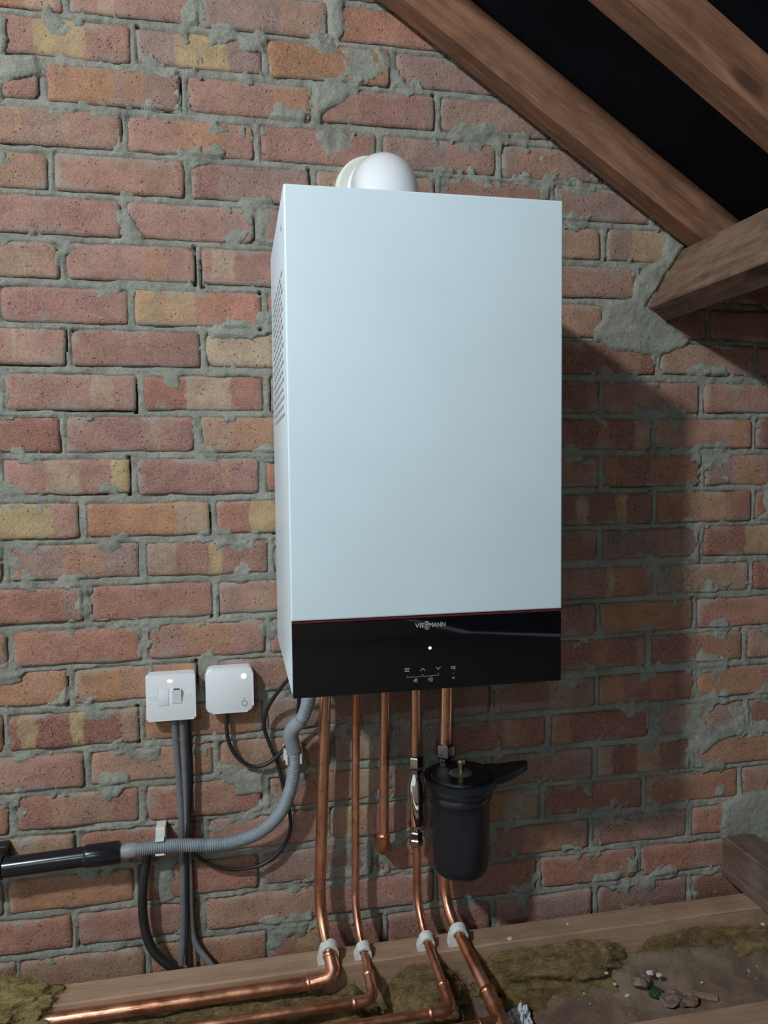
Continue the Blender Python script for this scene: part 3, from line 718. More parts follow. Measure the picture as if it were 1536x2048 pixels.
# ---------------------------------------------------------------- boiler
BD = 0.3726; BZ = -0.2834; BW, BH = 0.40, 0.70
bo = thing('boiler', (0.2, -0.004, BZ), 'white wall-hung gas boiler with a black glass control strip', 'boiler')
PT = BZ + 0.1045                                          # top of the black strip
box('casing', 0.0, BW, -BD + 0.012, -0.006, BZ + 0.004, BZ + BH, M['white'], bo, 0.0025, 2)
fp = box('front_panel', 0.0, BW, -BD, -BD + 0.0115, PT + 0.0035, BZ + BH, M['white'], bo, 0.003, 3)
tag(fp, 'large plain white front panel')
gp = box('control_panel', 0.0012, BW - 0.0012, -BD, -BD + 0.0115, BZ, PT - 0.0003, M['glass'], bo, 0.001, 2)
tag(gp, 'glossy black glass control strip with touch symbols')
tr = box('trim_strip', 0.0012, BW - 0.0012, -BD + 0.0004, -BD + 0.0100, PT + 0.0002, PT + 0.0026, M['red'], bo, 0.0003, 1)
tag(tr, 'thin dark red line above the glass')
box('base_plate', 0.02, BW - 0.02, -BD + 0.03, -0.02, BZ + 0.0005, BZ + 0.0035, M['steel_grey'], bo)
# air slots on the left side
bm = bmesh.new()
for r_ in range(17):
    for c_ in range(6):
        yy = -BD + 0.05 + c_ * 0.042 + (0.018 if r_ % 2 else 0); zz = BZ + 0.395 + r_ * 0.0125
        box_bm(-0.0006, 0.0004, yy, yy + 0.028, zz, zz + 0.0045, 0, 1, bm)
sl = link('air_slots', fin(bm, 'air_slots'), M['slot'], bo, False); tag(sl, 'rows of small slots in the left side of the casing')
box('seam_notch', -0.0006, 0.0004, -BD + 0.046, -BD + 0.060, BZ + 0.655, BZ + 0.663, M['groove'], bo)
YF = -BD - 0.0004
def gpt(u, v): q = P(u, v, YF); return q.x, q.z
def onglass(name, polys, mat, label=None):
    bm = bmesh.new()
    for poly in polys: prism_bm(poly, YF, YF + 0.0006, bm)
    o_ = link(name, fin(bm, name), mat, gp, False)
    if label: tag(o_, label)
    return o_
def bar(p, q, w):
    a = Vector(p); b = Vector(q); d = (b - a).normalized(); n = Vector((-d.y, d.x)) * w / 2
    return [tuple(a + n), tuple(a - n), tuple(b - n), tuple(b + n)]
def text_bm(s, size, bold, x, z, bm, sx=1.0, y=YF):
    cu = bpy.data.curves.new('t', 'FONT'); cu.body = s; cu.size = size; cu.offset = bold; cu.extrude = 0.0003; cu.align_x = 'LEFT'
    ob = bpy.data.objects.new('t', cu); COL.objects.link(ob)
    dg = bpy.context.evaluated_depsgraph_get(); dg.update()
    m = bpy.data.meshes.new_from_object(ob.evaluated_get(dg))
    xs_ = [v.co.x for v in m.vertices]; x_off = min(xs_); w = (max(xs_) - min(xs_))
    for v in m.vertices: v.co = Vector((x + (v.co.x - x_off) * sx, y + 0.0003 - v.co.z, z + v.co.y))
    bm.from_mesh(m); bpy.data.meshes.remove(m); bpy.data.objects.remove(ob); bpy.data.curves.remove(cu)
    return w * sx
# maker's lettering: VIE + two stacked S + MANN
x0, z0 = gpt(830, 1255.5); x1, _ = gpt(891, 1250)
xs0, _ = gpt(850, 1252); xs1, _ = gpt(858, 1252)
bm = bmesh.new(); H_ = 0.0088
def fit_text(s, xa, xb, z, size, bold, bm):
    t_ = bmesh.new(); w = text_bm(s, size, bold, 0, 0, t_); t_.free()
    text_bm(s, size, bold, xa, z, bm, (xb - xa) / w)
zl = gpt(861, 1254)[1]
fit_text('VIE', x0, xs0 - .0004, zl, H_, .0002, bm); fit_text('MANN', xs1 + .0004, x1, zl, H_, .0002, bm)
fit_text('S', xs0, xs1, zl + .0033, H_ * .86, .00018, bm); fit_text('S', xs0, xs1, zl - .0031, H_ * .86, .00018, bm)
tag(link('lettering', fin(bm, 'lettering'), M['ink'], gp, False), 'silver maker name with stacked letters')
cx_, cz_ = gpt(860, 1296)
tag(lathe('indicator_light', [(.0019, 0), (.0019, .0008)], (cx_, YF - .0003, cz_), (0, 1, 0), M['ledw'], gp, 20), 'small lit white dot')
c = gpt(814, 1340); onglass('menu_symbol', [bar((c[0] - .0034, c[1] + d), (c[0] + .0034, c[1] + d), .0008) for d in (-.0023, 0, .0023)], M['ink'])
c = gpt(845.5, 1339); onglass('up_arrow', [bar((c[0] - .0034, c[1] - .0019), (c[0], c[1] + .0017), .0009), bar((c[0], c[1] + .0017), (c[0] + .0034, c[1] - .0019), .0009)], M['ink'])
c = gpt(876.5, 1336.5); onglass('down_arrow', [bar((c[0] - .0034, c[1] + .0019), (c[0], c[1] - .0017), .0009), bar((c[0], c[1] - .0017), (c[0] + .0034, c[1] + .0019), .0009)], M['ink'])
bm = bmesh.new(); xa, za = gpt(902, 1338.5); xb, _ = gpt(912, 1338); fit_text('OK', xa, xb, za, .0062, .00008, bm); link('ok_mark', fin(bm, 'ok_mark'), M['ink'], gp, False)
def brk(ua, va, ub, vb):
    a = gpt(ua, va); b = gpt(ub, vb); h = .0028
    return [bar(a, b, .0006), bar(a, (a[0], a[1] + h), .0006), bar(b, (b[0], b[1] + h), .0006)]
onglass('bracket_mark', brk(814, 1355, 844, 1352.8), M['dimink']); onglass('bracket_mark', brk(847.5, 1352.8, 877, 1350.5), M['dimink'])
c = gpt(831, 1360.5); onglass('service_symbol', [[(c[0] - .0036, c[1] - .0016), (c[0] - .0008, c[1] - .0016), (c[0] - .0008, c[1] + .0016)], [(c[0] - .0003, c[1] - .003), (c[0] + .0011, c[1] - .003), (c[0] + .0011, c[1] + .003), (c[0] - .0003, c[1] + .003)], [(c[0] + .0016, c[1] - .003), (c[0] + .0027, c[1] - .003), (c[0] + .0027, c[1] + .003), (c[0] + .0016, c[1] + .003)]], M['dimink'])
c = gpt(861, 1358.5); onglass('house_symbol', [[(c[0] - .0033, c[1] - .0016), (c[0] - .0016, c[1] - .0016), (c[0] - .0016, c[1] + .0016), (c[0] - .0033, c[1] + .0016)], bar((c[0] - .001, c[1] - .003), (c[0] + .003, c[1] - .003), .0007), bar((c[0] - .001, c[1] - .003), (c[0] - .001, c[1] + .001), .0007), bar((c[0] + .003, c[1] - .003), (c[0] + .003, c[1] + .001), .0007), bar((c[0] - .0016, c[1] + .001), (c[0] + .001, c[1] + .0035), .0007), bar((c[0] + .001, c[1] + .0035), (c[0] + .0036, c[1] + .001), .0007), bar((c[0] + .001, c[1] - .002), (c[0] + .001, c[1] + .001), .0009)], M['dimink'])
c = gpt(907, 1347); onglass('tick_mark', [bar((c[0], c[1] - .0012), (c[0], c[1] + .0012), .0005)], M['dimink'])
c = gpt(907, 1357.5); arcs = []
for rr in (.0012, .0024, .0036):
    pp = [(c[0] + rr * math.sin(t), c[1] - .0012 + rr * math.cos(t)) for t in [math.radians(-42 + 84 * j / 6) for j in range(7)]]
    arcs += [bar(pp[j], pp[j + 1], .0006) for j in range(6)]
onglass('wireless_symbol', arcs, M['dimink'])
# little drain cap under the casing
q = P(661, 1394, -0.34); lathe('drain_cap', [(.0055, -.012), (.006, -.004), (.006, .006), (.004, .012)], (q.x, -0.325, BZ - 0.003), (0, 1, 0), M['cream'], bo, 20)

# ---------------------------------------------------------------- flue
fl = thing('flue_elbow', (0.185, -0.17, BZ + BH + .002), 'glossy white flue elbow rising from the boiler top into the wall', 'flue')
FX, FZ = 0.1845, 0.497
R0 = 0.0535
def elbow_sweep():
    pts = [Vector((FX, -0.172, BZ + BH + 0.0015)), Vector((FX, -0.172, FZ - 0.0425))]
    for j in range(1, 13):
        a = math.pi / 2 * j / 12; r_ = 0.058
        pts.append(Vector((FX, -0.172 + r_ * (1 - math.cos(a)), FZ - 0.0425 + r_ * math.sin(a))))
    pts.append(Vector((FX, -0.085, FZ + 0.0155)))
    return pts
tag(link('elbow', sharp(fin(sweep_bm(elbow_sweep(), R0, 40), 'elbow'), 50), M['gloss'], fl), 'domed gloss white elbow')
lathe('collar', [(.0535, 0), (.0565, .002), (.0565, .018), (.0535, .020)], (FX, -0.104, FZ + .0155), (0, 1, 0), M['gloss'], fl, 40)
lathe('flue_pipe', [(.050, 0), (.050, .085)], (FX, -0.086, FZ + .0155), (0, 1, 0), M['gloss'], fl, 40)
qt = P(738, 312, -.012); ql = P(668, 372, -.012)
lathe('wall_seal', [(.045, -.018), (.060, -.018), (.0655, -.014), (.0665, -.003), (.0665, .012)], (FX + .001, 0, qt.z - .0655), (0, 1, 0), M['cream'], fl, 44)['label'] = 'cream wall sealing ring'

# ---------------------------------------------------------------- fused spur switch
def plate(name, x0, x1, z0, z1, y0, y1, r, bev, mat, parent):
    bm = prism_bm(rrect(x0, x1, z0, z1, r), y0, y1)
    fr_ = min(bm.faces, key=lambda f: f.calc_center_median().y)
    bmesh.ops.bevel(bm, geom=list(fr_.edges), offset=bev, segments=3, affect='EDGES', profile=0.5)
    return link(name, sharp(fin(bm, name), 40), mat, parent)
sw = thing('fused_switch', (-0.1925, -0.004, -0.412), 'square white fused spur switch with a red neon, left of the other box', 'switch')
SX0, SX1, SZ0, SZ1 = -0.2355, -0.1495, -0.4125, -0.3285
plate('back_box', SX0 + .0015, SX1 - .0015, SZ0 + .0015, SZ1 - .0015, -0.022, 0.001, .004, .0008, M['plastic'], sw)
fpl = plate('face_plate', SX0, SX1, SZ0, SZ1, -0.031, -0.0222, .004, .003, M['plastic'], sw)
YS = -0.0312
def spt(u, v): q = P(u, v, YS); return q.x, q.z
x, z = spt(327, 1395); fz = plate('fuse_carrier', x - .0085, x + .0085, z - .0145, z + .0145, YS - .0006, YS + .001, .001, .0003, M['plastic'], sw)
bm = bmesh.new()
for e in (bar((x - .0085, z - .0145), (x + .0085, z - .0145), .0007), bar((x - .0085, z + .0145), (x + .0085, z + .0145), .0007), bar((x - .0085, z - .0145), (x - .0085, z + .0145), .0011), bar((x + .0085, z - .0145), (x + .0085, z + .0145), .0007)): prism_bm(e, YS - .0002, YS + .0004, bm)
link('fuse_slot', fin(bm, 'fuse_slot'), M['groove'], fz, False)
x, z = spt(353.5, 1392)
bm = prism_bm([(YS + .0005, z - .0135), (YS - .0007, z - .0135), (YS - .0065, z + .0125), (YS + .0005, z + .0135)], x - .008, x + .008, None, 'x')
rk = link('rocker', sharp(fin(bm, 'rocker')), M['plastic'], sw); rk['label'] = 'white rocker tilted out at the top'
bm = prism_bm([(YS - .0004, z + .01345), (YS - .0060, z + .0128), (YS - .0060, z + .0142), (YS - .0004, z + .0142)], x - .0055, x + .0055, None, 'x')
rm = link('red_mark', fin(bm, 'red_mark'), M['red'], rk, False)
x, z = spt(340, 1362.5); ne = box('neon', x - .0042, x + .0042, YS - .0008, YS + .001, z - .0022, z + .0022, M['ledr'], sw, .0005, 1); ne['label'] = 'glowing red neon window'
for u, v in ((305.5, 1395), (375, 1389.5)):
    x, z = spt(u, v); lathe('screw_cover', [(.0046, .001), (.0046, -.0003), (.0040, -.0005), (.0038, -.0002), (.0001, -.0002)], (x, YS, z), (0, 1, 0), M['plastic'], sw, 20)

# ---------------------------------------------------------------- wireless receiver
rc = thing('wireless_receiver', (-0.089, -0.004, -0.406), 'rounded white receiver box with a green light beside the boiler', 'receiver')
RX0, RX1, RZ0, RZ1 = -0.1320, -0.0465, -0.4065, -0.3235
plate('back_shell', RX0 + .001, RX1 - .001, RZ0 + .001, RZ1 - .001, -0.022, 0.001, .011, .0015, M['plastic'], rc)
plate('front_cover', RX0, RX1, RZ0, RZ1, -0.031, -0.0217, .012, .004, M['plastic'], rc)
x, z = spt(487.5, 1352); lathe('status_light', [(.0046, .001), (.0046, -.0004), (.003, -.0008)], (x, YS, z), (0, 1, 0), M['ledg'], rc, 24)['label'] = 'glowing green dot'
x, z = spt(489, 1406)
bm = bmesh.new()
for j in range(28):
    a = 2 * math.pi * j / 28; b = 2 * math.pi * (j + 1) / 28
    prism_bm([(x + .0052 * math.cos(a), z + .0052 * math.sin(a)), (x + .0052 * math.cos(b), z + .0052 * math.sin(b)), (x + .0044 * math.cos(b), z + .0044 * math.sin(b)), (x + .0044 * math.cos(a), z + .0044 * math.sin(a))], YS - .0004, YS + .0004, bm)
link('button_ring', fin(bm, 'button_ring'), M['ringink'], rc, False)
x, z = spt(488, 1397)
bm = bmesh.new()
for e in (bar((x - .0012, z - .001), (x - .0012, z + .001), .0006), bar((x + .0012, z - .001), (x + .0012, z + .001), .0006), bar((x, z - .001), (x, z + .0014), .0005)): prism_bm(e, YS - .0003, YS + .0004, bm)
link('link_symbol', fin(bm, 'link_symbol'), M['dimink'], rc, False)

# ---------------------------------------------------------------- cables
def cable(name, px, rad, mat, label, flat=1.0, seg=10, cat='cable', step=.008, group=None):
    pts = catmull([P(u, v, y) for u, v, y in px], step)
    o_ = tube(name, pts, rad, mat, None, seg, flat, tuple(pts[-1])); return tag(o_, label, cat, group)
cable('grey_cable', [(349, 1436, -.016), (350, 1470, -.014), (354, 1520, -.013), (359, 1580, -.012), (362, 1640, -.013), (363, 1700, -.013), (366, 1760, -.012), (366, 1820, -.012), (365, 1880, -.014), (361, 1932, -.022)], .0058, M['greycable'], 'grey flat cable, left one of the pair dropping from the fused switch', .62)
cable('grey_cable', [(364, 1436, -.016), (366, 1480, -.013), (369, 1540, -.012), (372, 1600, -.012), (374, 1650, -.013), (377, 1700, -.013), (380, 1760, -.012), (382, 1830, -.012), (390, 1885, -.014), (424, 1932, -.03)], .0056, M['greycable'], 'grey flat cable flicking right at the foot, below the fused switch', .62)
cable('black_cable', [(377, 1436, -.016), (380, 1480, -.014), (383, 1540, -.013), (382, 1600, -.016), (376, 1650, -.0195), (373, 1690, -.0195), (373, 1760, -.0185), (374, 1830, -.0185), (373, 1928, -.026)], .0034, M['blackcable'], 'thin black cable between the two grey cables under the fused switch')
cable('black_cable', [(373, 1436, -.024), (375, 1500, -.025), (377, 1570, -.026), (377, 1640, -.027), (380, 1685, -.025), (398, 1715, -.018), (430, 1733, -.018), (470, 1739, -.018), (520, 1731, -.018), (556, 1706, -.018), (578, 1670, -.016), (580, 1630, -.014), (568, 1580, -.012), (556, 1530, -.012), (540, 1490, -.014), (528, 1452, -.02), (535, 1418, -.03), (555, 1385, -.05), (578, 1357, -.08), (598, 1340, -.10)], .0036, M['blackcable'], 'black cable looping from the fused switch under the grey hose to the boiler')
cable('black_cable', [(454, 1426, -.016), (453, 1455, -.016), (458, 1485, -.016), (475, 1515, -.017), (505, 1533, -.018), (535, 1527, -.020), (560, 1507, -.022), (578, 1482, -.025), (592, 1450, -.035), (597, 1415, -.05), (598, 1385, -.06), (598, 1355, -.07)], .0037, M['blackcable'], 'black cable hanging in a curve from the white receiver to the boiler')
cable('black_conduit', [(301, 1690, -.020), (294, 1715, -.022), (288, 1755, -.025), (285, 1800, -.028), (287, 1840, -.03), (296, 1880, -.033), (314, 1910, -.036), (345, 1936, -.040)], .0083, M['blackcable'], 'thick black cable curving down to the joist below the waste pipe', 1.0, 14)

# ---------------------------------------------------------------- condensate hose and waste pipe
ho = thing('condensate_hose', tuple(P(256, 1704, -.045)), 'grey ribbed condensate hose from the boiler down to the waste pipe', 'hose')
hp = catmull([P(622, 1380, -.10), P(615, 1408, -.09), P(608, 1430, -.08), P(598, 1444, -.073)], .0006)
def ribs(amp=.0011, pitch=5, r=.0112): return lambda i, n: r + amp * (1 if (i % pitch) < pitch / 2 else -1) * .8
link('upper_hose', fin(sweep_bm(hp, ribs(), 16), 'upper_hose'), M['hose'], ho)
kp = fillet([P(602, 1440, -.075), P(579, 1463, -.066), P(588, 1500, -.055)], .016, 10)
tube('bend', kp, .0134, M['hose'], ho, 20)
hp = catmull([P(588, 1495, -.056), P(589, 1530, -.052), P(581, 1578, -.050), P(560, 1626, -.050), P(522, 1662, -.050), (P(470, 1683, -.048)), P(415, 1690, -.046), P(345, 1691, -.045), P(272, 1699, -.045)], .0006)
link('lower_hose', fin(sweep_bm(hp, ribs(), 16), 'lower_hose'), M['hose'], ho)
a, b = P(273, 1699, -.045), P(238, 1705, -.045)
d = (b - a)
lathe('cuff', [(.0118, 0), (.0128, .003), (.0128, d.length * .55), (.0122, d.length * .6), (.0122, d.length)], a, d, M['cuff'], ho, 24)
wp = thing('waste_pipe', tuple(P(100, 1722, -.045)), 'glossy black plastic waste pipe with a socket at the left edge', 'pipe')
pa, pb, pc = P(-230, 1768, -.045), P(172, 1713, -.045), P(240, 1704, -.045)
tube('pipe', [pa, pa.lerp(pb, .5), pb], .0172, M['waste'], wp, 28)
ax = pc - pb
lathe('socket', [(.0178, -.002), (.0192, 0), (.0196, .004), (.0196, ax.length - .002), (.0185, ax.length), (.0140, ax.length), (.0140, ax.length - .02)], pb, ax, M['waste'], wp, 32)
br = thing('pipe_bracket', tuple(P(0, 1700, 0)), 'black pipe bracket on the wall at the left edge', 'bracket')
q = P(-4, 1735, -.045)
bm = bmesh.new()
for j in range(24):
    a_, b_ = 2 * math.pi * j / 24, 2 * math.pi * (j + 1) / 24
    prism_bm([(q.y + r_ * math.cos(t), q.z + r_ * math.sin(t)) for r_, t in ((.0205, a_), (.0205, b_), (.0176, b_), (.0176, a_))], q.x - .008, q.x + .008, bm, 'x')
link('ring', fin(bm, 'ring'), M['blackcable'], br, False)
box('foot', q.x - .008, q.x + .008, q.y + .0195, 0.0, q.z - .012, q.z + .026, M['blackcable'], br, .001, 1)
def hose_clip(name, u, v, y, horizontal, label):
    q_ = P(u, v, y); t_ = thing(name, (q_.x, 0, q_.z), label, 'clip')
    bm = bmesh.new(); r1, r2 = .0158, .0128; n_ = 8
    for j in range(2 * n_):
        s0 = -50 if j < n_ else 145; jj = j % n_
        a_, b_ = math.radians(s0 + 85 * jj / n_), math.radians(s0 + 85 * (jj + 1) / n_)
        if horizontal: prism_bm([(q_.y - r_ * math.sin(t), q_.z + r_ * math.cos(t)) for r_, t in ((r1, a_), (r1, b_), (r2, b_), (r2, a_))], q_.x - .0075, q_.x + .0075, bm, 'x')
        else: prism_bm([(q_.x + r_ * math.cos(t), q_.y - r_ * math.sin(t)) for r_, t in ((r1, a_), (r1, b_), (r2, b_), (r2, a_))], q_.z - .009, q_.z + .009, bm, 'z')
    link('jaws', fin(bm, 'jaws'), M['clipw'], t_, False)
    w, h = (.0085, .026) if horizontal else (.0175, .009)
    box('foot', q_.x - w, q_.x + w, q_.y + r2 + .0005, .0, q_.z - h, q_.z + h, M['clipw'], t_, .001, 1)
hose_clip('hose_clip', 320, 1692, -.0455, True, 'white clip holding the grey hose near the waste pipe socket')
hose_clip('hose_clip', 588, 1516, -.0535, False, 'white clip behind the upright part of the grey hose')

# ---------------------------------------------------------------- copper pipes
YP = -0.047
def ring(t_, c_, ax_, r, w=.004, name='solder_ring', mat='copper'):
    ax_ = Vector(ax_).normalized()
    return lathe(name, [(r * .97, -w), (r * 1.10, -w * .6), (r * 1.13, 0), (r * 1.10, w * .6), (r * .97, w)], c_, ax_, M[mat], t_, 22)
def clip(u, v, y, r, label, n):
    q_ = P(u, v, y); t_ = thing('pipe_clip', (q_.x, q_.y, ZT), label, 'pipe clip', 'white clips on the joist')
    bm = bmesh.new(); r1 = r + .0058; n_ = 22
    ang = math.radians(40)                               # ring leans with the pipe
    for j in range(n_):
        a_, b_ = 2 * math.pi * j / n_, 2 * math.pi * (j + 1) / n_
        prism_bm([(q_.x + rr * math.cos(t), q_.z + rr * math.sin(t)) for rr, t in ((r1, a_), (r1, b_), (r + .0012, b_), (r + .0012, a_))], -.009, .009, bm)
    for v_ in bm.verts:
        s = v_.co.y; h = v_.co.z - q_.z
        v_.co.y = q_.y + s * math.cos(ang) + h * math.sin(ang) * -1 * -1 * .0 - h * 0.25; v_.co.z = q_.z + h + s * math.sin(ang) * .55
    link('ring', fin(bm, 'ring'), M['clipw'], t_, False)
    zt_ = q_.z - r - .001
    bm = bmesh.new()
    w0 = r + .010
    pf = [(q_.x - w0, ZT + .0005), (q_.x + w0 * .8, ZT + .0005), (q_.x + w0 * .8, ZT + .006), (q_.x + r1, max(zt_, ZT + .008)), (q_.x + r1, q_.z), (q_.x + r + .0015, q_.z), (q_.x + r * .5, zt_ + .001), (q_.x - r * .5, zt_ + .001), (q_.x - r - .0015, q_.z), (q_.x - r1 - .001, q_.z), (q_.x - r1 - .003, max(zt_, ZT + .010)), (q_.x - w0, ZT + .006)]
    prism_bm(pf, q_.y - .0085, q_.y + .0085, bm)
    link('base', fin(bm, 'base'), M['clipw'], t_, False)
    return q_
def copper(name, label):
    def f(loc): return thing(name, tuple(loc), label, 'pipe')
    return f
zb_ = BZ - .0004                                         # pipes start just under the base plate
def up(u, v, y=YP):
    q_ = P(u, v, y); return q_
# pipe 1: 22 mm, left
Y1, Z1 = -0.129, -0.868
t1 = copper('copper_pipe', 'thick copper pipe, leftmost under the boiler, turning left along the joist')((0.08, YP, ZT))
c1 = clip(658, 1900, -.098, .0108, 'white pipe clip on the joist holding the leftmost copper pipe', 1)
top = P(651, 1380, YP); top.z = zb_
xk = u_to_x(669, Z1, Y1)
pts = catmull([top, P(650, 1400, YP), P(645, 1600, YP), P(641, 1740, YP), P(640, 1785, YP - .004), P(643, 1830, YP - .016), P(650, 1870, YP - .036), c1, c1 + Vector((.001, -.012, -.012))], .008)
tube('riser', pts, .0108, M['copper'], t1, 20)
e = fillet([c1 + Vector((.001, -.006, -.006)), Vector((xk, Y1 - .003, Z1 + .008)), Vector((xk - .045, Y1, Z1))], .03, 10)
tube('elbow', e, .0128, M['copper'], t1, 20); ring(t1, e[0], e[1] - e[0], .0128); ring(t1, e[-1], e[-1] - e[-2], .0128)
fe = PZ(50, 2048, Z1 - .004); fs = Vector((xk - .04, Y1, Z1))
tube('floor_run', [fs, fs.lerp(fe, .5), fe, fe + (fe - fs) * .5], .0114, M['copper'], t1, 20)
# pipe 2: 15 mm
Y2_, Z2_ = -0.184, -0.875
t2 = copper('copper_pipe', 'thin copper pipe, second from the left, turning left below the first')((0.137, YP, ZT))
c2 = clip(727, 1900, -.098, .0074, 'white pipe clip on the joist holding the second copper pipe', 2)
top = P(712, 1380, YP); top.z = zb_
xk = u_to_x(748, Z2_, Y2_)
pts = catmull([top, P(712, 1400, YP), P(711, 1600, YP), P(711, 1760, YP), P(711, 1800, YP - .005), P(715, 1840, YP - .02), P(721, 1875, YP - .04), c2, c2.lerp(Vector((xk, Y2_, Z2_)), .55)], .008)
tube('riser', pts, .0073, M['copper'], t2, 18)
e = fillet([c2.lerp(Vector((xk, Y2_, Z2_)), .5), Vector((xk, Y2_, Z2_)), Vector((xk - .034, Y2_, Z2_))], .022, 10)
tube('elbow', e, .0092, M['copper'], t2, 18); ring(t2, e[0], e[1] - e[0], .0092); ring(t2, e[-1], e[-1] - e[-2], .0092)
tube('floor_run', [Vector((xk - .03, Y2_, Z2_)), Vector((-.1, Y2_, Z2_)), Vector((-0.8, Y2_, Z2_))], .0077, M['copper'], t2, 18)
# pipe 3: into the wall
t3 = copper('copper_pipe', 'copper pipe with an elbow ending in the brick wall, third from the left')(P(768, 1706, 0))
top = P(770, 1380, YP); top.z = zb_
q = P(768, 1702, YP)
tube('riser', catmull([top, P(770, 1400, YP), P(769, 1500, YP), P(767, 1680, YP)], .01), .0096, M['copper'], t3, 20)
e = fillet([P(767, 1670, YP), q, Vector((q.x, 0.012, q.z))], .02, 10); tube('elbow', e, .0116, M['copper'], t3, 20)
ring(t3, e[0], e[1] - e[0], .0116)
# pipe 4
Y4, Z4 = -0.229, -0.880
t4 = copper('copper_pipe', 'copper pipe carrying the chrome cylinder, turning left at the bottom')((0.253, YP, ZT))
c4 = clip(853, 1880, -.098, .0077, 'white pipe clip on the joist below the chrome cylinder', 4)
top = P(831, 1376, YP); top.z = zb_
tube('upper_pipe', catmull([top, P(831, 1400, YP), P(831, 1510.5, YP)], .01), .0096, M['copper'], t4, 20)
xk = u_to_x(905, Z4, Y4)
pts = catmull([P(833, 1691, YP), P(834, 1720, YP), P(834, 1765, YP), P(836, 1800, YP - .006), P(841, 1830, YP - .02), P(847, 1858, YP - .038), c4, c4.lerp(Vector((xk, Y4, Z4)), .72)], .008)
tube('lower_pipe', pts, .0077, M['copper'], t4, 18)
e = fillet([c4.lerp(Vector((xk, Y4, Z4)), .66), Vector((xk, Y4, Z4)), Vector((xk - .038, Y4, Z4))], .024, 10)
tube('elbow', e, .0098, M['copper'], t4, 18); ring(t4, e[0], e[1] - e[0], .0098); ring(t4, e[-1], e[-1] - e[-2], .0098)
tube('floor_run', [Vector((xk - .034, Y4, Z4)), Vector((-.1, Y4, Z4)), Vector((-0.8, Y4, Z4))], .0079, M['copper'], t4, 18)
# chrome cylinder on pipe 4
def hexnut(name, c_, r, h, mat, parent): return lathe(name, [(r * .9, 0), (r, h * .12), (r, h * .88), (r * .9, h)], c_, (0, 0, 1), mat, parent, 6, 20)
sc = thing('scale_inhibitor', tuple(P(832, 1690, YP)), 'polished chrome cylinder with nuts at both ends on the fourth pipe', 'fitting')
za = lambda v: P(832, v, YP).z
X4 = P(832, 1600, YP).x
hexnut('nut', (X4, YP, za(1534)), .0142, za(1512) - za(1534), M['chrome'], sc)
hexnut('nut', (X4, YP, za(1545)), .0128, za(1536) - za(1545), M['chrome'], sc)
lathe('cylinder', [(.0085, za(1665)), (.0090, za(1656)), (.0140, za(1652)), (.0162, za(1646)), (.0162, za(1568)), (.0150, za(1562)), (.0108, za(1553)), (.0095, za(1547)), (.0085, za(1540))], (X4, YP, 0), (0, 0, 1), M['chrome'], sc, 32)
hexnut('nut', (X4, YP, za(1690)), .0135, za(1676) - za(1690), M['nickel'], sc)
hexnut('nut', (X4, YP, za(1675)), .0122, za(1662) - za(1675), M['chrome'], sc)
# pipe 5
Y5 = -0.229
t5 = copper('copper_pipe', 'thick copper pipe, rightmost, running behind the black filter to a tee')((0.31, YP, ZT))
c5 = clip(917, 1866, -.098, .0106, 'white pipe clip on the joist under the black filter', 5)
top = P(892, 1370, YP); top.z = zb_
tube('upper_pipe', catmull([top, P(892, 1400, YP), P(890, 1486, YP)], .01), .0124, M['copper'], t5, 20)
k5 = PZ(985, 2004, -.880); k6 = PZ(1012, 2066, -.888)
pts = catmull([P(886, 1673, YP), P(886, 1730, YP), P(888, 1768, YP - .004), P(893, 1800, YP - .014), P(903, 1835, YP - .034), c5, c5.lerp(k5, .5), k5], .008)
tube('lower_pipe', pts, .0106, M['copper'], t5, 20)
tube('tee', [c5.lerp(k5, .86), k5, k6], .0132, M['copper'], t5, 20)
ring(t5, c5.lerp(k5, .86), k5 - c5, .0132, .005); ring(t5, c5.lerp(k5, 1.04), k5 - c5, .0132, .004)
m_ = k5.lerp(k6, .62)
tube('branch', [m_, m_ + Vector((-.036, -.004, -.001))], .0118, M['copper'], t5, 18); ring(t5, m_ + Vector((-.036, -.004, -.001)), (1, .1, 0), .0118)
tube('branch_run', [m_ + Vector((-.034, -.004, -.001)), m_ + Vector((-.5, -.004, -.001)), m_ + Vector((-1.1, -.004, -.001))], .0100, M['copper'], t5, 18)
tube('outlet', [k6, k6 + (k6 - k5).normalized() * .12], .0106, M['copper'], t5, 18)

# ---------------------------------------------------------------- magnetic filter
FY = -0.112
fc = P(921, 1640, FY); FXc = fc.x
fz = lambda v: P(921, v, FY).z
fi_ = thing('magnetic_filter', (FXc, FY, fz(1742)), 'black cylindrical system filter with a brass bleed screw on its lid', 'filter')
lathe('canister', [(.001, fz(1741)), (.036, fz(1741)), (.044, fz(1738)), (.0490, fz(1731)), (.0508, fz(1719)), (.0515, fz(1610)), (.0525, fz(1596)), (.0555, fz(1592)), (.0555, fz(1584)), (.0535, fz(1580))], (FXc, FY, 0), (0, 0, 1), M['filt'], fi_, 48)
lathe('lid', [(.0575, fz(1579)), (.0590, fz(1575)), (.0590, fz(1566)), (.0565, fz(1562)), (.0565, fz(1552)), (.0530, fz(1546)), (.0235, fz(1545)), (.0225, fz(1547)), (.0001, fz(1547))], (FXc, FY, 0), (0, 0, 1), M['filt'], fi_, 48)
lathe('lid_disc', [(.0215, fz(1546.8)), (.0215, fz(1545.2)), (.020, fz(1544.6))], (FXc, FY, 0), (0, 0, 1), M['steel_grey'], fi_, 36)
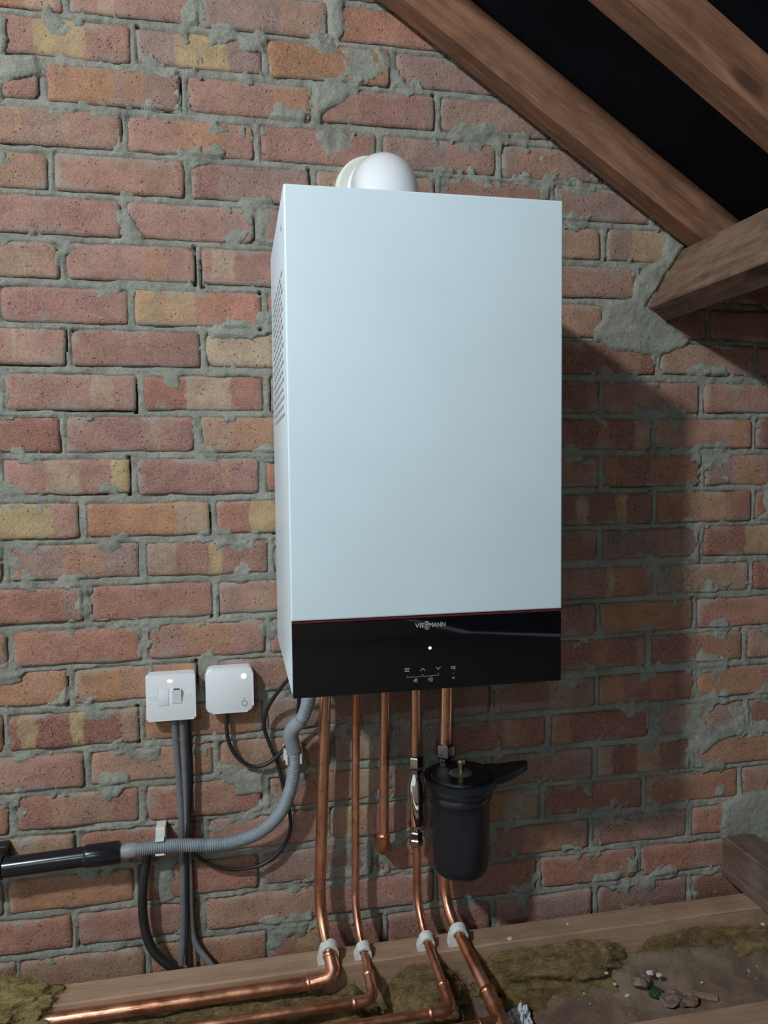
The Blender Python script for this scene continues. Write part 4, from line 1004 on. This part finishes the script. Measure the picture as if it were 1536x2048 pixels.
bs = lathe('bleed_screw', [(.0050, fz(1544.6)), (.0050, fz(1533)), (.0078, fz(1532.8)), (.0082, fz(1531)), (.0082, fz(1525)), (.0070, fz(1524)), (.0066, fz(1519)), (.0040, fz(1519)), (.0040, fz(1524))], (FXc + .002, FY, 0), (0, 0, 1), M['brass'], fi_, 24)
bm = bmesh.new()
for j in range(3): box_bm(FXc - .022 + j * .009, FXc - .016 + j * .009 + .002, FY - .0552, FY - .0545 + .004, fz(1597) + .0002 * j, fz(1595.4), 0, 1, bm)
# fittings behind the canister that join it to the pipe
Xp = P(888, 1520, YP).x
hexnut('union_nut', (Xp + .002, YP, P(890, 1513, YP).z), .0190, .026, M['nickel'], fi_)
lathe('valve_body', [(.0120, P(890, 1600, YP).z), (.0125, P(890, 1513, YP).z), (.0125, P(890, 1505, YP).z)], (Xp, YP, 0), (0, 0, 1), M['nickel'], fi_, 24)
lathe('valve_body', [(.0135, P(886, 1672, YP).z), (.0145, P(886, 1640, YP).z), (.0130, P(886, 1600, YP).z)], (P(886, 1640, YP).x, YP, 0), (0, 0, 1), M['nickel'], fi_, 24)
for v in (1600, 1648):
    q = P(884, v, YP); lathe('valve_knob', [(.0085, 0), (.0100, .003), (.0100, .013), (.0085, .016)], (q.x - .004, q.y, q.z), (-1, -.3, 0), M['filt'], fi_, 20)
    tube('stub', [Vector((q.x + .004, q.y, q.z)), Vector((q.x + .012, FY + .03, q.z))], .010, M['filt'], fi_, 16)
# service spanner round the lid
zs = fz(1562)
spn = thing('filter_spanner', (FXc, FY, zs), 'black plastic ring spanner resting round the filter lid, handle to the right', 'spanner')
bm = bmesh.new()
for j in range(40):
    a_, b_ = 2 * math.pi * j / 40, 2 * math.pi * (j + 1) / 40
    prism_bm([(FXc + r_ * math.cos(t), FY + r_ * math.sin(t)) for r_, t in ((.0670, a_), (.0670, b_), (.0574, b_), (.0574, a_))], zs + .0005, zs + .0120, bm, 'z')
link('ring', sharp(fin(bm, 'ring')), M['filt'], spn)
tip = P(1052, 1528, FY + .02)
h0 = [(.058, -.040), (.075, -.036), (.100, -.027), (.122, -.014), (.136, -.002), (.139, .006), (.136, .012), (.124, .014), (.116, .011), (.108, .015), (.100, .012), (.092, .016), (.084, .013), (.076, .018), (.058, .026)]
bm = prism_bm([(FXc + a, FY + .016 + b) for a, b in h0], zs - .004, zs + .0115, None, 'z')
for v in bm.verts:
    k = max(0, (v.co.x - FXc - .058) / .08); v.co.z += k * .006
bmesh.ops.bevel(bm, geom=bm.edges[:], offset=.0015, segments=2, affect='EDGES')
link('handle', sharp(fin(bm, 'handle')), M['filt'], spn)

# ---------------------------------------------------------------- debris on the floor
def chunk(name, u, v, size, mat, label, cat, seed, z=None, flat=.55, y=None):
    z0_ = z if z is not None else -0.952
    q_ = PZ(u, v, z0_ + size * .3)
    if z is None:
        z0_ = hfloor(q_.x, q_.y); q_ = PZ(u, v, z0_ + size * .3)
    bm = bmesh.new(); bmesh.ops.create_icosphere(bm, subdivisions=2, radius=1)
    for w in bm.verts:
        n = mnoise.noise(w.co * 1.3 + Vector((seed, 1, 2))) ; w.co *= 1 + n * .55
        w.co = Vector((q_.x + w.co.x * size, q_.y + w.co.y * size * .8, z0_ + size * flat * .55 + w.co.z * size * flat))
    o_ = link(name, fin(bm, name), M[mat], None, False, (q_.x, q_.y, z0_)); return tag(o_, label, cat, 'crumbs of building rubble' if cat == 'crumb' else None)
spots = [(1020, 1877, .006, 'on the joist right of the filter clip', ZT), (816, 1922, .0035, 'on the wool beside the chrome pipe', -.885), (1135, 1848, .003, 'on the joist near the wall', ZT), (1255, 1991, .005, 'in front of the green granules', None),
         (1300, 1945, .008, 'above the green granules', None), (1318, 1950, .006, 'right of the flat rubble piece', None), (1180, 1945, .0035, 'on the dusty floor below the torn wool', None), (1213, 1946, .004, 'on the floor left of the flat rubble', None),
         (938, 1983, .007, 'beside the rightmost pipe on the floor', None), (1168, 1987, .003, 'on the floor near the white scrap', None), (1404, 1965, .003, 'on the floor at the right', None), (1410, 1890, .0035, 'by the thin wool at the right', None), (1526, 1848, .004, 'on the joist at the right edge', ZT),
         (1330, 2030, .004, 'just above the bottom joist', None), (1230, 1968, .0035, 'on the open dusty floor', None)]
for n_, (u, v, s, where, z) in enumerate(spots): chunk('plaster_crumb', u, v, s, 'crumb', 'small pale plaster crumb ' + where, 'crumb', n_ * 3.1, z)
chunk('rubble_piece', 1282, 1960, .018, 'rubble', 'flat grey brown rubble piece above the green granules', 'rubble', 5.5, None, .35)
chunk('rubble_piece', 1342, 1996, .022, 'rubble', 'rounded brown lump beside the green granules', 'rubble', 8.5)
chunk('rubble_piece', 1375, 2000, .021, 'rubble', 'rounded brown lump right of its twin by the bottom joist', 'rubble', 9.7)
chunk('rubble_piece', 1000, 1955, .020, 'rubble', 'dark red brick fragment beside the white scrap', 'rubble', 2.2)
chunk('mortar_lump', 700, 2040, .022, 'rubble', 'grey lump of mortar under the second floor pipe', 'rubble', 12.2)
chunk('green_granules', 1312, 1982, .016, 'green', 'small patch of shiny dark green granules on the floor', 'granules', 6.1, None, .3)
q = PZ(1395, 1990, -.945); bm = box_bm(-.035, .035, -.006, .006, -.003, .003, .0008, 1)
bmesh.ops.rotate(bm, verts=bm.verts[:], matrix=Matrix.Rotation(math.radians(-28), 3, 'Z')); bmesh.ops.translate(bm, verts=bm.verts[:], vec=Vector((q.x, q.y, hfloor(q.x, q.y) + .006)))
tag(link('wood_splinter', fin(bm, 'wood_splinter'), M['joist'], None, False, (q.x, q.y, hfloor(q.x, q.y))), 'short wood splinter by the brown lumps', 'splinter')
# crumpled white scrap
q = PZ(1036, 2010, -.935); bm = bmesh.new(); bmesh.ops.create_grid(bm, x_segments=18, y_segments=18, size=1)
for w in bm.verts:
    a, b = w.co.x, w.co.y
    h = abs(mnoise.noise(Vector((a * 2.2, b * 2.2, 4)))) * 1.0 + mnoise.noise(Vector((a * 5, b * 5, 1))) * .35
    w.co = Vector((q.x + a * .020 + b * .008 + h * .004, q.y + b * .034 - a * .004, hfloor(q.x, q.y) + .005 + h * .026))
m_ = fin(bm, 'white_scrap'); o = link('white_scrap', m_, M['paper'], None, False, (q.x, q.y, hfloor(q.x, q.y)))
sol = o.modifiers.new('thickness', 'SOLIDIFY'); sol.thickness = .0012
tag(o, 'crumpled white paper scrap on the floor beside the copper tee', 'paper')
